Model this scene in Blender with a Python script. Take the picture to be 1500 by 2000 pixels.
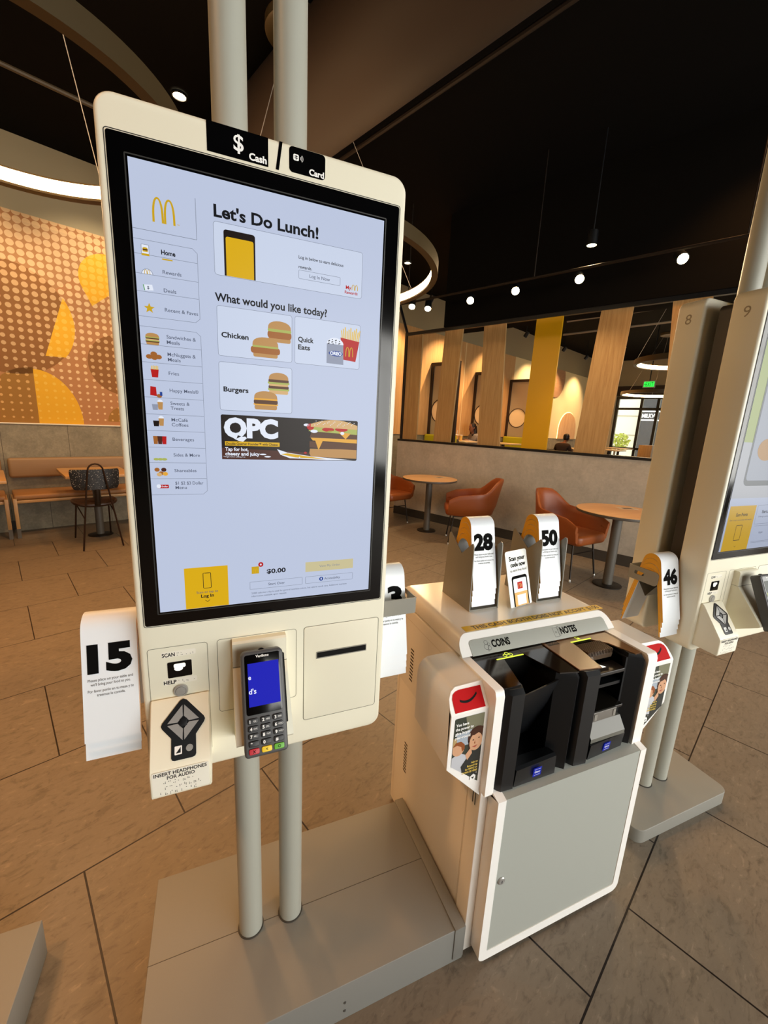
import bpy, bmesh, math, random
from mathutils import Matrix, Vector
random.seed(7)
for _o in list(bpy.data.objects): bpy.data.objects.remove(_o)
SC = bpy.context.scene
COL = SC.collection
PI = math.pi
TILE = 0.3741                      # the building grid is turned this much from the kiosk row
D1 = Vector((math.cos(TILE), math.sin(TILE), 0)); D2 = Vector((-math.sin(TILE), math.cos(TILE), 0))
CEIL = 4.25; BACKQ = 6.46
def EQ(e, q, z=0.0): return D1*e + D2*q + Vector((0, 0, z))

# ------------------------------------------------------------------ camera, world, daylight, exposure
cam = bpy.data.cameras.new('camera'); camo = bpy.data.objects.new('camera', cam); COL.objects.link(camo)
cam.sensor_fit = 'VERTICAL'; cam.sensor_height = 24.0; cam.lens = 24.0*796.07/2000.0; cam.clip_start = 0.02; cam.clip_end = 200
_p, _r, _y = 0.2121, -0.0497, 0.3958
_f = Vector((math.sin(_y)*math.cos(_p), math.cos(_y)*math.cos(_p), -math.sin(_p)))
_rt = Vector((math.cos(_y), -math.sin(_y), 0)); _dn = _f.cross(_rt)
_c, _s = math.cos(_r), math.sin(_r)
_r2 = _rt*_c + _dn*_s; _d2 = _dn*_c - _rt*_s
camo.matrix_world = Matrix(((_r2.x, -_d2.x, -_f.x, 0), (_r2.y, -_d2.y, -_f.y, 0), (_r2.z, -_d2.z, -_f.z, 1.442), (0, 0, 0, 1)))
SC.camera = camo

SC.view_settings.view_transform = 'Standard'; SC.view_settings.look = 'None'
SC.view_settings.gamma = 1.0; SC.view_settings.use_curve_mapping = False
SC.view_settings.exposure = 0.0
SC.cycles.max_bounces = 8; SC.cycles.diffuse_bounces = 4; SC.cycles.glossy_bounces = 4
SC.cycles.transmission_bounces = 6; SC.cycles.sample_clamp_indirect = 6.0
SC.cycles.caustics_reflective = False; SC.cycles.caustics_refractive = False

world = bpy.data.worlds.new('sky'); SC.world = world; world.use_nodes = True
_bg = world.node_tree.nodes['Background']; _bg.inputs[0].default_value = (0.96, 0.98, 0.96, 1); _bg.inputs[1].default_value = 3.2

def lamp(name, kind, loc, energy, color, aim=None, **kw):
    l = bpy.data.lights.new(name, kind); l.energy = energy; l.color = color
    for k, v in kw.items(): setattr(l, k, v)
    o = bpy.data.objects.new(name, l); COL.objects.link(o); o.location = loc
    if aim is not None:
        o.rotation_euler = (Vector(aim)-Vector(loc)).to_track_quat('-Z', 'Y').to_euler()
    return o
DAY = (1.0, 0.97, 0.90); WARM = (1.0, 0.48, 0.17); WARM2 = (1.0, 0.70, 0.38)
# daylight coming in through the glazed front behind the viewer
lamp('window_daylight', 'AREA', EQ(2.6, -4.35, 1.75), 270, DAY, EQ(2.6, 0, 1.45), shape='RECTANGLE', size=7.6, size_y=2.5)

# ------------------------------------------------------------------ colours and materials
def lin(h):
    h = h.lstrip('#'); r = []
    for i in (0, 2, 4):
        c = int(h[i:i+2], 16)/255.0
        r.append(c/12.92 if c <= 0.04045 else ((c+0.055)/1.055)**2.4)
    return (*r, 1.0)
MATS = {}
def mat(name, col, rough=0.5, metal=0.0, spec=0.5, noise=0.0, nscale=8.0, bump=0.0, bscale=200.0, coat=0.0):
    if name in MATS: return MATS[name]
    m = bpy.data.materials.new(name); m.use_nodes = True; nt = m.node_tree; b = nt.nodes['Principled BSDF']
    c = lin(col); b.inputs['Base Color'].default_value = c
    b.inputs['Roughness'].default_value = rough; b.inputs['Metallic'].default_value = metal
    b.inputs['Specular IOR Level'].default_value = spec; b.inputs['Coat Weight'].default_value = coat
    if noise or bump:
        tc = nt.nodes.new('ShaderNodeTexCoord')
    if noise:
        n = nt.nodes.new('ShaderNodeTexNoise'); n.inputs['Scale'].default_value = nscale; n.inputs['Detail'].default_value = 6
        nt.links.new(tc.outputs['Object'], n.inputs['Vector'])
        mx = nt.nodes.new('ShaderNodeMix'); mx.data_type = 'RGBA'
        mx.inputs[6].default_value = tuple(v*(1-noise) for v in c[:3])+(1,); mx.inputs[7].default_value = tuple(min(1, v*(1+noise)) for v in c[:3])+(1,)
        nt.links.new(n.outputs['Fac'], mx.inputs[0]); nt.links.new(mx.outputs[2], b.inputs['Base Color'])
    if bump:
        n2 = nt.nodes.new('ShaderNodeTexNoise'); n2.inputs['Scale'].default_value = bscale
        nt.links.new(tc.outputs['Object'], n2.inputs['Vector'])
        bp = nt.nodes.new('ShaderNodeBump'); bp.inputs['Strength'].default_value = bump; bp.inputs['Distance'].default_value = 0.002
        nt.links.new(n2.outputs['Fac'], bp.inputs['Height']); nt.links.new(bp.outputs['Normal'], b.inputs['Normal'])
    MATS[name] = m; return m
def emi(name, col, strength=1.0, rough=0.25, glass=True):
    if name in MATS: return MATS[name]
    m = bpy.data.materials.new(name); m.use_nodes = True; b = m.node_tree.nodes['Principled BSDF']
    b.inputs['Base Color'].default_value = (0.004, 0.004, 0.004, 1) if glass else lin(col)
    b.inputs['Roughness'].default_value = rough
    b.inputs['Specular IOR Level'].default_value = 0.14 if glass else 0.1
    b.inputs['Emission Color'].default_value = lin(col); b.inputs['Emission Strength'].default_value = strength
    MATS[name] = m; return m
def glass(name, col, alpha, rough=0.05):
    if name in MATS: return MATS[name]
    m = bpy.data.materials.new(name); m.use_nodes = True; nt = m.node_tree; b = nt.nodes['Principled BSDF']
    b.inputs['Base Color'].default_value = lin(col); b.inputs['Roughness'].default_value = rough
    b.inputs['Alpha'].default_value = alpha
    MATS[name] = m; return m
def node_mat(name, build):
    if name in MATS: return MATS[name]
    m = bpy.data.materials.new(name); m.use_nodes = True
    build(m.node_tree, m.node_tree.nodes['Principled BSDF']); MATS[name] = m; return m
def ramp(nt, fac, stops):
    r = nt.nodes.new('ShaderNodeValToRGB'); el = r.color_ramp.elements
    el[0].position, el[0].color = stops[0][0], lin(stops[0][1]); el[1].position, el[1].color = stops[-1][0], lin(stops[-1][1])
    for p, c in stops[1:-1]:
        e = el.new(p); e.color = lin(c)
    nt.links.new(fac, r.inputs[0]); return r.outputs[0]
def _mapping(nt, loc=(0, 0, 0), rot=(0, 0, 0), sc=(1, 1, 1)):
    tc = nt.nodes.new('ShaderNodeTexCoord'); mp = nt.nodes.new('ShaderNodeMapping')
    mp.inputs['Location'].default_value = loc; mp.inputs['Rotation'].default_value = rot; mp.inputs['Scale'].default_value = sc
    nt.links.new(tc.outputs['Object'], mp.inputs['Vector']); return mp.outputs['Vector']
def _noise(nt, vec, scale, detail=6, rough=0.6, dist=0.0):
    n = nt.nodes.new('ShaderNodeTexNoise'); n.inputs['Scale'].default_value = scale; n.inputs['Detail'].default_value = detail
    n.inputs['Roughness'].default_value = rough; n.inputs['Distortion'].default_value = dist
    nt.links.new(vec, n.inputs['Vector']); return n.outputs['Fac']
def _mix(nt, fac, a, b, mode='MIX'):
    mx = nt.nodes.new('ShaderNodeMix'); mx.data_type = 'RGBA'; mx.blend_type = mode
    for i, v in ((0, fac), (6, a), (7, b)):
        if isinstance(v, (int, float)): mx.inputs[i].default_value = v
        elif isinstance(v, str): mx.inputs[i].default_value = lin(v)
        else: nt.links.new(v, mx.inputs[i])
    return mx.outputs[2]
def _bump(nt, b, h, strength, dist=0.002):
    bp = nt.nodes.new('ShaderNodeBump'); bp.inputs['Strength'].default_value = strength; bp.inputs['Distance'].default_value = dist
    nt.links.new(h, bp.inputs['Height']); nt.links.new(bp.outputs['Normal'], b.inputs['Normal'])
def floor_nodes(nt, b):
    v = _mapping(nt, loc=(-0.065, -0.14, 0))
    br = nt.nodes.new('ShaderNodeTexBrick'); br.offset = 0.5; br.offset_frequency = 2; br.squash = 1.0
    br.inputs['Scale'].default_value = 1.0; br.inputs['Brick Width'].default_value = 0.61; br.inputs['Row Height'].default_value = 0.61
    br.inputs['Mortar Size'].default_value = 0.0028; br.inputs['Mortar Smooth'].default_value = 0.1; br.inputs['Bias'].default_value = 0.0
    br.inputs['Color1'].default_value = (0.45, 0.45, 0.45, 1); br.inputs['Color2'].default_value = (0.6, 0.6, 0.6, 1); br.inputs['Mortar'].default_value = (0, 0, 0, 1)
    nt.links.new(v, br.inputs['Vector'])
    v2 = _mapping(nt, sc=(1, 2.2, 1), rot=(0, 0, 0.5))
    n1 = _noise(nt, v2, 3.2, 8, 0.65, 0.4); n2 = _noise(nt, v2, 26, 7, 0.72, 0.6); n3 = _noise(nt, v2, 11, 5, 0.6, 1.2)
    base = ramp(nt, n1, [(0.3, '#6c6255'), (0.5, '#797062'), (0.72, '#867c6e')])
    fleck = ramp(nt, n2, [(0.34, '#3f362d'), (0.46, '#73685b'), (0.6, '#796f61'), (0.74, '#b2a693')])
    c = _mix(nt, 0.58, base, fleck)
    vein = ramp(nt, n3, [(0.36, '#4f463a'), (0.44, '#786d5f'), (0.62, '#786d5f'), (0.7, '#9e907d')])
    c = _mix(nt, 0.34, c, vein)
    c = _mix(nt, 0.10, c, br.outputs['Color'], 'OVERLAY')
    c = _mix(nt, br.outputs['Fac'], c, '#180f0a')
    nt.links.new(c, b.inputs['Base Color'])
    b.inputs['Roughness'].default_value = 0.42; b.inputs['Specular IOR Level'].default_value = 0.35
    _bump(nt, b, n2, 0.12)
def stone_nodes(cols, scale, rough=0.75, joint=None):
    def go(nt, b):
        v = _mapping(nt)
        n1 = _noise(nt, v, scale, 8, 0.68, 0.3); n2 = _noise(nt, v, scale*9, 5, 0.7)
        c = ramp(nt, n1, [(0.3, cols[0]), (0.5, cols[1]), (0.7, cols[2])])
        c = _mix(nt, 0.35, c, ramp(nt, n2, [(0.32, cols[0]), (0.55, cols[1]), (0.72, cols[2])]))
        if joint:
            w, h, off, lx, ly = joint
            tc = nt.nodes.new('ShaderNodeTexCoord'); sp = nt.nodes.new('ShaderNodeSeparateXYZ'); cb = nt.nodes.new('ShaderNodeCombineXYZ')
            nt.links.new(tc.outputs['Object'], sp.inputs[0]); nt.links.new(sp.outputs[0], cb.inputs[0]); nt.links.new(sp.outputs[2], cb.inputs[1])
            mp = nt.nodes.new('ShaderNodeMapping'); mp.inputs['Location'].default_value = (lx, ly, 0); nt.links.new(cb.outputs[0], mp.inputs['Vector'])
            br = nt.nodes.new('ShaderNodeTexBrick'); br.offset = off; br.inputs['Scale'].default_value = 1.0
            br.inputs['Brick Width'].default_value = w; br.inputs['Row Height'].default_value = h; br.inputs['Mortar Size'].default_value = 0.0025
            nt.links.new(mp.outputs[0], br.inputs['Vector'])
            c = _mix(nt, br.outputs['Fac'], c, '#4a4238')
        nt.links.new(c, b.inputs['Base Color']); b.inputs['Roughness'].default_value = rough
        b.inputs['Specular IOR Level'].default_value = 0.3
    return go
def wood_nodes(cols, axis=2, rough=0.5, sc=1.0):
    def go(nt, b):
        s = [34*sc, 34*sc, 34*sc]; s[axis] = 1.6*sc
        v = _mapping(nt, sc=tuple(s))
        n = _noise(nt, v, 1.0, 7, 0.62, 0.8)
        s2 = [150, 150, 150]; s2[axis] = 5
        v2 = _mapping(nt, sc=tuple(s2)); n2 = _noise(nt, v2, 1.0, 4, 0.6)
        c = ramp(nt, n, [(0.3, cols[0]), (0.5, cols[1]), (0.7, cols[2])])
        c = _mix(nt, 0.3, c, ramp(nt, n2, [(0.35, cols[0]), (0.6, cols[2])]))
        nt.links.new(c, b.inputs['Base Color']); b.inputs['Roughness'].default_value = rough
    return go
def dot_nodes(base, dot):
    # wallpaper: a square grid of dots that shrink downward
    def go(nt, b):
        tc = nt.nodes.new('ShaderNodeTexCoord'); sp = nt.nodes.new('ShaderNodeSeparateXYZ'); nt.links.new(tc.outputs['Object'], sp.inputs[0])
        def M(op, a, bb=None):
            n = nt.nodes.new('ShaderNodeMath'); n.operation = op
            for i, v in ((0, a), (1, bb)):
                if v is None: continue
                if isinstance(v, (int, float)): n.inputs[i].default_value = v
                else: nt.links.new(v, n.inputs[i])
            return n.outputs[0]
        P = 0.081
        fx = M('SUBTRACT', M('FRACT', M('DIVIDE', M('ADD', sp.outputs[0], 10*P-0.391+P/2), P)), 0.5)
        fz = M('SUBTRACT', M('FRACT', M('DIVIDE', M('ADD', sp.outputs[2], 10*P-3.423+P/2+40*P), P)), 0.5)
        d = M('SQRT', M('ADD', M('MULTIPLY', fx, fx), M('MULTIPLY', fz, fz)))
        r = M('ADD', 0.13, M('MULTIPLY', M('SUBTRACT', sp.outputs[2], 1.25), 0.155))
        msk = M('MULTIPLY', M('LESS_THAN', d, r), 0.85)
        c = _mix(nt, msk, base, dot); nt.links.new(c, b.inputs['Base Color']); b.inputs['Roughness'].default_value = 0.7
        b.inputs['Specular IOR Level'].default_value = 0.2
    return go

WHITE = mat('white_lacquer', '#efebe4', 0.22, spec=0.5)
PURE = mat('white_satin', '#f6f4f0', 0.35)
CREAM = mat('cream_powder_coat', '#e9e4cf', 0.42)
CREAMD = mat('cream_seam', '#6d6a58', 0.6)
GREY = mat('grey_powder_coat', '#8a8880', 0.45, bump=0.05, bscale=900)
GREYP = mat('grey_pole_coat', '#a6a69b', 0.42)
GREYB = mat('grey_brown_panel', '#8b8378', 0.45, bump=0.05, bscale=700)
PANEL = mat('grey_satin_panel', '#a9aca5', 0.32)
HOLD = mat('grey_holder_metal', '#8d8a80', 0.4)
BLACKG = mat('black_glass', '#040405', 0.12, spec=0.5)
BLACKP = mat('black_satin_plastic', '#101215', 0.34)
BLACKR = mat('black_gloss_plastic', '#0c0a09', 0.12, spec=0.6)
BLACKM = mat('black_matt', '#060606', 0.7, spec=0.2)
INK = mat('black_print', '#050505', 0.8, spec=0.1)
INKG = mat('grey_print', '#4c4c4c', 0.6)
WHITEI = mat('white_print', '#f4f4f2', 0.5)
CHROME = mat('brushed_steel', '#b9b9b6', 0.3, metal=.55)
STEELD = mat('dark_metal', '#2c2621', 0.4, metal=0.6)
YEL = mat('yellow_foam', '#e3a51c', 0.6)
TAPE = mat('yellow_tape', '#dcb414', 0.35)
PAPER = mat('paper_white', '#e6ecf2', 0.35)
RED = mat('red_print', '#bb0a10', 0.65, spec=0.15)
LEATHER = mat('tan_leather', '#8a4517', 0.42, noise=0.14, nscale=5, bump=0.15, bscale=260)
TERM = mat('terminal_grey', '#4a4a4b', 0.45)


# ------------------------------------------------------------------ mesh helpers
def FR(o, x, y):
    x = Vector(x).normalized(); y = Vector(y); y = (y - x*y.dot(x)).normalized(); z = x.cross(y)
    return Matrix(((x.x, y.x, z.x, o[0]), (x.y, y.y, z.y, o[1]), (x.z, y.z, z.z, o[2]), (0, 0, 0, 1)))
def RZ(loc, a): return Matrix.Translation(Vector(loc)) @ Matrix.Rotation(a, 4, 'Z')
def rr(x0, x1, y0, y1, r=0.0, n=5):
    if isinstance(r, (int, float)): r = (r, r, r, r)      # bl, br, tr, tl
    out = []
    for (cx, cy, sx, sy, a0, q) in ((x0, y0, 1, 1, 180, r[0]), (x1, y0, -1, 1, 270, r[1]), (x1, y1, -1, -1, 0, r[2]), (x0, y1, 1, -1, 90, r[3])):
        q = max(q, 1e-5)
        for i in range(n+1):
            a = math.radians(a0 + 90.0*i/n)
            out.append((cx+sx*q+q*math.cos(a), cy+sy*q+q*math.sin(a)))
    return out
def circ(cx, cy, r, n=24, ry=None, a0=0, a1=360):
    ry = r if ry is None else ry; full = (a1-a0) == 360
    return [(cx+r*math.cos(math.radians(a0+(a1-a0)*i/(n if full else n-1))), cy+ry*math.sin(math.radians(a0+(a1-a0)*i/(n if full else n-1)))) for i in range(n)]
_TX = {}
def text_geo(body, bold):
    k = (body, bold)
    if k not in _TX:
        c = bpy.data.curves.new('t', 'FONT'); c.body = body; c.size = 1.0; c.offset = bold; c.resolution_u = 3
        o = bpy.data.objects.new('t', c); COL.objects.link(o)
        dg = bpy.context.evaluated_depsgraph_get(); me = bpy.data.meshes.new_from_object(o.evaluated_get(dg))
        v = [(p.co.x, p.co.y) for p in me.vertices]; f = [tuple(q.vertices) for q in me.polygons]
        bpy.data.objects.remove(o); bpy.data.curves.remove(c); bpy.data.meshes.remove(me)
        xs = [p[0] for p in v] or [0]
        _TX[k] = (v, f, min(xs), max(xs))
    return _TX[k]
_cv = text_geo('H', 0.0)[0]; CAPH = max(p[1] for p in _cv)-min(p[1] for p in _cv)
class MB:
    def __init__(s): s.v = []; s.f = []; s.m = []
    def add(s, verts, faces, mi=0, M=None):
        o = len(s.v)
        s.v += [(M @ Vector(p)) if M is not None else Vector(p) for p in verts]
        for f in faces: s.f.append(tuple(i+o for i in f)); s.m.append(mi)
        return s
    def box(s, x0, x1, y0, y1, z0, z1, mi=0, M=None, b=0.0, seg=2):
        if b <= 0:
            return s.add([(x0, y0, z0), (x1, y0, z0), (x1, y1, z0), (x0, y1, z0), (x0, y0, z1), (x1, y0, z1), (x1, y1, z1), (x0, y1, z1)],
                         [(0, 3, 2, 1), (4, 5, 6, 7), (0, 1, 5, 4), (1, 2, 6, 5), (2, 3, 7, 6), (3, 0, 4, 7)], mi, M)
        bm = bmesh.new(); bmesh.ops.create_cube(bm, size=1.0)
        for v in bm.verts: v.co = Vector(((x0+x1)/2+v.co.x*(x1-x0), (y0+y1)/2+v.co.y*(y1-y0), (z0+z1)/2+v.co.z*(z1-z0)))
        bmesh.ops.bevel(bm, geom=list(bm.edges), offset=b, segments=seg, affect='EDGES', profile=0.5)
        return s.bm(bm, mi, M)
    def bm(s, bm, mi=0, M=None):
        bm.verts.index_update()
        s.add([v.co.copy() for v in bm.verts], [[v.index for v in f.verts] for f in bm.faces], mi, M); bm.free(); return s
    def flat(s, pts, h=0.0, mi=0, M=None): return s.add([(p[0], p[1], h) for p in pts], [tuple(range(len(pts)))], mi, M)
    def loops(s, ls, mi=0, M=None, cap0=True, cap1=True, closed=True):
        n = len(ls[0]); vs = [p for l in ls for p in l]; fs = []
        for k in range(len(ls)-1):
            for i in range(n if closed else n-1):
                j = (i+1) % n; fs.append((k*n+i, k*n+j, (k+1)*n+j, (k+1)*n+i))
        if cap0: fs.append(tuple(reversed(range(n))))
        if cap1: fs.append(tuple((len(ls)-1)*n+i for i in range(n)))
        return s.add(vs, fs, mi, M)
    def prism(s, pts, h0, h1, mi=0, M=None): return s.loops([[(p[0], p[1], h0) for p in pts], [(p[0], p[1], h1) for p in pts]], mi, M)
    def slab(s, x0, x1, y0, y1, r, h0, h1, b=0.0, mi=0, M=None, n=5, both=False, seg=3):
        prof = [(0.0, h0)]
        if both and b > 0: prof = [(b*(1-math.sin(PI/2*i/seg)), h0+b*(1-math.cos(PI/2*i/seg))) for i in range(seg+1)]
        if b > 0: prof += [(b*(1-math.cos(PI/2*i/seg)), h1-b*(1-math.sin(PI/2*i/seg))) for i in range(seg+1)]
        else: prof.append((0.0, h1))
        rl = r if not isinstance(r, (int, float)) else (r,)*4
        ls = []
        for ins, h in prof: ls.append([(p[0], p[1], h) for p in rr(x0+ins, x1-ins, y0+ins, y1-ins, tuple(max(q-ins, 1e-4) for q in rl), n)])
        return s.loops(ls, mi, M)
    def frame(s, o, i, h0, h1, mi=0, M=None):          # outer and inner outlines with the same count
        n = len(o); vs = [(p[0], p[1], h) for h in (h0, h1) for l in (o, i) for p in l]; fs = []
        for k in range(n):
            j = (k+1) % n
            fs += [(2*n+k, 2*n+j, 3*n+j, 3*n+k), (k, j, 2*n+j, 2*n+k), (n+j, n+k, 3*n+k, 3*n+j), (j, k, n+k, n+j)]
        return s.add(vs, fs, mi, M)
    def outline(s, x0, x1, y0, y1, r, w, h, mi=0, M=None, n=5):
        o = rr(x0, x1, y0, y1, r, n); i = rr(x0+w, x1-w, y0+w, y1-w, max(r-w, 1e-4), n); k = len(o)
        return s.add([(p[0], p[1], h) for p in o+i], [(a, (a+1) % k, k+(a+1) % k, k+a) for a in range(k)], mi, M)
    def tube(s, path, r, mi=0, M=None, seg=10, closed=False):
        P = [Vector(p) for p in path]; n = len(P); ls = []; up = None
        for i in range(n):
            t = (P[(i+1) % n]-P[i-1]) if closed else (P[min(i+1, n-1)]-P[max(i-1, 0)])
            t.normalize()
            if up is None: up = Vector((0, 0, 1)) if abs(t.z) < 0.9 else Vector((1, 0, 0))
            a = (up - t*up.dot(t)).normalized(); b = t.cross(a); up = a
            rad = r[i] if isinstance(r, (list, tuple)) else r
            ls.append([tuple(P[i]+(a*math.cos(2*PI*k/seg)+b*math.sin(2*PI*k/seg))*rad) for k in range(seg)])
        if closed: ls.append(ls[0])
        return s.loops(ls, mi, M, not closed, not closed)
    def cyl(s, c, r, z0, z1, mi=0, M=None, seg=24, b=0.0):
        pr = [(r, z0), (r, z1-b), (r-b, z1)] if b else [(r, z0), (r, z1)]
        return s.lathe(pr, mi, (M if M is not None else Matrix()) @ Matrix.Translation(Vector(c)), seg)
    def lathe(s, prof, mi=0, M=None, seg=24):
        ls = [[(p[0]*math.cos(2*PI*k/seg), p[0]*math.sin(2*PI*k/seg), p[1]) for k in range(seg)] for p in prof]
        return s.loops(ls, mi, M)
    def text(s, body, cap, x, y, h=0.0, mi=0, M=None, al='L', bold=0.0, sx=1.0, w=None):
        v, f, a, b = text_geo(body, bold); k = cap/CAPH
        if w: sx = w/((b-a)*k)
        off = {'L': -a, 'C': -(a+b)/2, 'R': -b}[al]
        return s.add([((p[0]+off)*k*sx+x, p[1]*k+y, h) for p in v], f, mi, M)
    def build(s, name, mats, parent=None, smooth=True, ang=35):
        me = bpy.data.meshes.new(name)
        V = s.v
        root = parent
        if root is not None:
            while root.parent is not None: root = root.parent
            inv = (Matrix.Translation(root.location) @ Matrix.Rotation(root.rotation_euler.z, 4, 'Z')).inverted()
            V = [inv @ p for p in V]
        me.from_pydata([tuple(p) for p in V], [], s.f)
        if not isinstance(mats, (list, tuple)): mats = [mats]
        for m in mats: me.materials.append(m)
        me.polygons.foreach_set('material_index', s.m)
        if smooth:
            me.polygons.foreach_set('use_smooth', [True]*len(s.f)); me.set_sharp_from_angle(angle=math.radians(ang))
        me.update()
        o = bpy.data.objects.new(name, me); COL.objects.link(o)
        if parent is not None: o.parent = parent
        return o
def tag(o, label, cat, group=None):
    o['label'] = label; o['category'] = cat
    if group: o['group'] = group
    return o
def thing(name, label, cat, loc=(0, 0, 0), rz=0.0, group=None):
    o = bpy.data.objects.new(name, None); COL.objects.link(o); o.location = loc; o.rotation_euler = (0, 0, rz); o.empty_display_size = 0.05
    return tag(o, label, cat, group)
def struct(mb, name, mats, **k):
    o = mb.build(name, mats, None, **k); o['kind'] = 'structure'; return o
def rebase(o, loc, rz=0.0):           # give a one-mesh thing its own origin
    M = RZ(loc, rz); o.data.transform(M.inverted()); o.location = loc; o.rotation_euler = (0, 0, rz); return o
def copy_tree(src, loc, rz, label, group=None):
    def rec(o, par):
        c = o.copy(); COL.objects.link(c)
        if par is not None: c.parent = par
        for ch in [x for x in bpy.data.objects if x.parent == o]: rec(ch, c)
        return c
    r = rec(src, None); r.location = loc; r.rotation_euler = (0, 0, rz); r['label'] = label
    if group: r['group'] = group
    return r

# ------------------------------------------------------------------ the setting
TF = RZ((0, 0, 0), TILE)             # building frame: x = e along the back wall, y = q towards it
def grid_obj(mb, name, mats, **k):   # structure authored in the building frame, object turned with it
    o = struct(mb, name, mats, **k); o.rotation_euler = (0, 0, TILE); return o
E0, E1, Q0 = -4.6, 17.9, -4.5
WEDGE = mat('wall_plaster_taupe', '#6b6153', 0.85, noise=0.06, nscale=2)
CEILM = mat('ceiling_black', '#070503', 0.9, spec=0.1)
grid_obj(MB().box(E0-.3, E1+.3, Q0-.3, BACKQ+.3, -0.1, 0), 'floor', node_mat('floor_tile', floor_nodes))
grid_obj(MB().box(E0-.3, E1+.3, Q0-.3, BACKQ+.3, CEIL, CEIL+.15), 'ceiling', CEILM)
WBACK = mat('wall_taupe_paint', '#a09376', 0.85, noise=0.04, nscale=2)
grid_obj(MB().box(E0-.3, E1+.3, BACKQ, BACKQ+.2, 0, CEIL), 'wall_back', WBACK)
grid_obj(MB().box(E0-.3, E0, Q0, BACKQ, 0, CEIL), 'wall_left', WEDGE)
STONE = node_mat('wall_stone_tile', stone_nodes(('#6b6352', '#857c69', '#a1977f'), 5.0, 0.7, (0.62, 1.3, 0.35, -0.308, 0.0)))
grid_obj(MB().box(E0, E1-.01, BACKQ-.02, BACKQ, 0, 1.24), 'trim_14', STONE)
SKIRT = mat('skirting_dark', '#3a342c', 0.6)
grid_obj(MB().box(E0, E1-.01, BACKQ-.034, BACKQ-.021, 0, 0.10), 'baseboard_back', SKIRT)
grid_obj(MB().box(E0, 3.4, BACKQ-.03, BACKQ, 1.24, 1.252), 'trim_1', mat('pale_trim', '#e8d9bd', 0.5))
# front wall behind the viewer, open where its glazing lets the daylight in
fw = MB().box(E0-.3, -1.3, Q0-.2, Q0, 0, CEIL).box(6.5, E1+.3, Q0-.2, Q0, 0, CEIL).box(-1.3, 6.5, Q0-.2, Q0, 3.05, CEIL).box(-1.3, 6.5, Q0-.2, Q0, 0, 0.4)
grid_obj(fw, 'wall_front', WEDGE)
wf = MB()
for i in range(7): wf.box(-1.3+i*1.3-.03, -1.3+i*1.3+.03, Q0-.12, Q0-.04, 0.4, 3.05)
for z in (0.4, 2.45, 3.0): wf.box(-1.3, 6.5, Q0-.12, Q0-.04, z, z+.05)
grid_obj(wf, 'window_2', STEELD)
# end wall with the glazed shop front
def far_nodes(nt, b):
    b.inputs['Base Color'].default_value = lin('#8d8168'); b.inputs['Roughness'].default_value = 0.85
ew = MB().box(E1, E1+.2, 5.72, BACKQ, 0, CEIL).box(E1, E1+.2, 1.6, 5.72, 2.92, CEIL).box(E1, E1+.2, 1.6, 5.72, 0, .16).box(E1, E1+.2, Q0, 1.6, 0, CEIL)
grid_obj(ew, 'wall_right', WBACK)
wn = MB()
for q in (5.67, 4.84, 4.30, 3.5, 2.6, 1.65): wn.box(E1-.04, E1+.06, q-.045, q+.045, 0.16, 2.92, 0)
for z in (2.87, 2.47, 0.98, 0.18): wn.box(E1-.04, E1+.06, 1.6, 5.72, z-.04, z+.04, 0)
wno = grid_obj(wn, 'window_1', BLACKP)
gp = MB()
for a, b in ((4.885, 5.625), (4.345, 4.795), (3.545, 4.255), (2.645, 3.455), (1.695, 2.555)):
    for z0, z1 in ((0.22, 0.94), (1.02, 2.43), (2.51, 2.83)): gp.box(E1+.005, E1+.011, a, b, z0, z1)
g = gp.build('window_pane', glass('window_glass', '#f4f7f4', 0.08)); g.parent = wno
grid_obj(MB().box(E1-.10, E1-.05, 5.72, 6.0, 0, 3.2), 'trim_2', mat('pale_plaster', '#cfc3a4', 0.8))
grid_obj(MB().box(E1-.12, E1-.05, 1.6, 5.72, 2.95, 3.3), 'trim_3', mat('dark_brown_header', '#2a1b10', 0.7))
# raised floor of the far seating area, behind the half wall
HA = Vector((2.732, 6.114, 0)); HD = Vector((0.44, -0.898, 0)).normalized(); HN = Vector((HD.y*-1, HD.x, 0))  # HN points to the far side
HN = Vector((0.898, 0.44, 0)); HROT = math.atan2(HD.y, HD.x)
grid_obj(MB().box(6.4, E1-.05, -1.0, BACKQ-.04, 0.0, 0.30), 'floor_upper', mat('floor_raised_tile', '#6f6454', 0.6, noise=.1))
# half wall: authored along x from its left end
STONE2 = node_mat('half_wall_stone', stone_nodes(('#9c9486', '#b3aa9b', '#c6bdac'), 3.0, 0.6))
def half_obj(mb, name, mats, **k):
    o = struct(mb, name, mats, **k); o.location = HA; o.rotation_euler = (0, 0, HROT); return o
HL = 6.2
half_obj(MB().box(0, HL, 0, 0.14, 0, 1.195), 'wall_middle', STONE2)
half_obj(MB().box(0, HL, -.006, .146, 1.195, 1.225), 'trim_4', BLACKP)
half_obj(MB().box(0, HL, -.012, -.0005, 0, 0.125), 'baseboard_middle', SKIRT)
# black soffit over the screen and the ducts
half_obj(MB().box(0.72, HL, 0.02, 0.5, 2.83, CEIL-.002), 'trim_5', CEILM)


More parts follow.
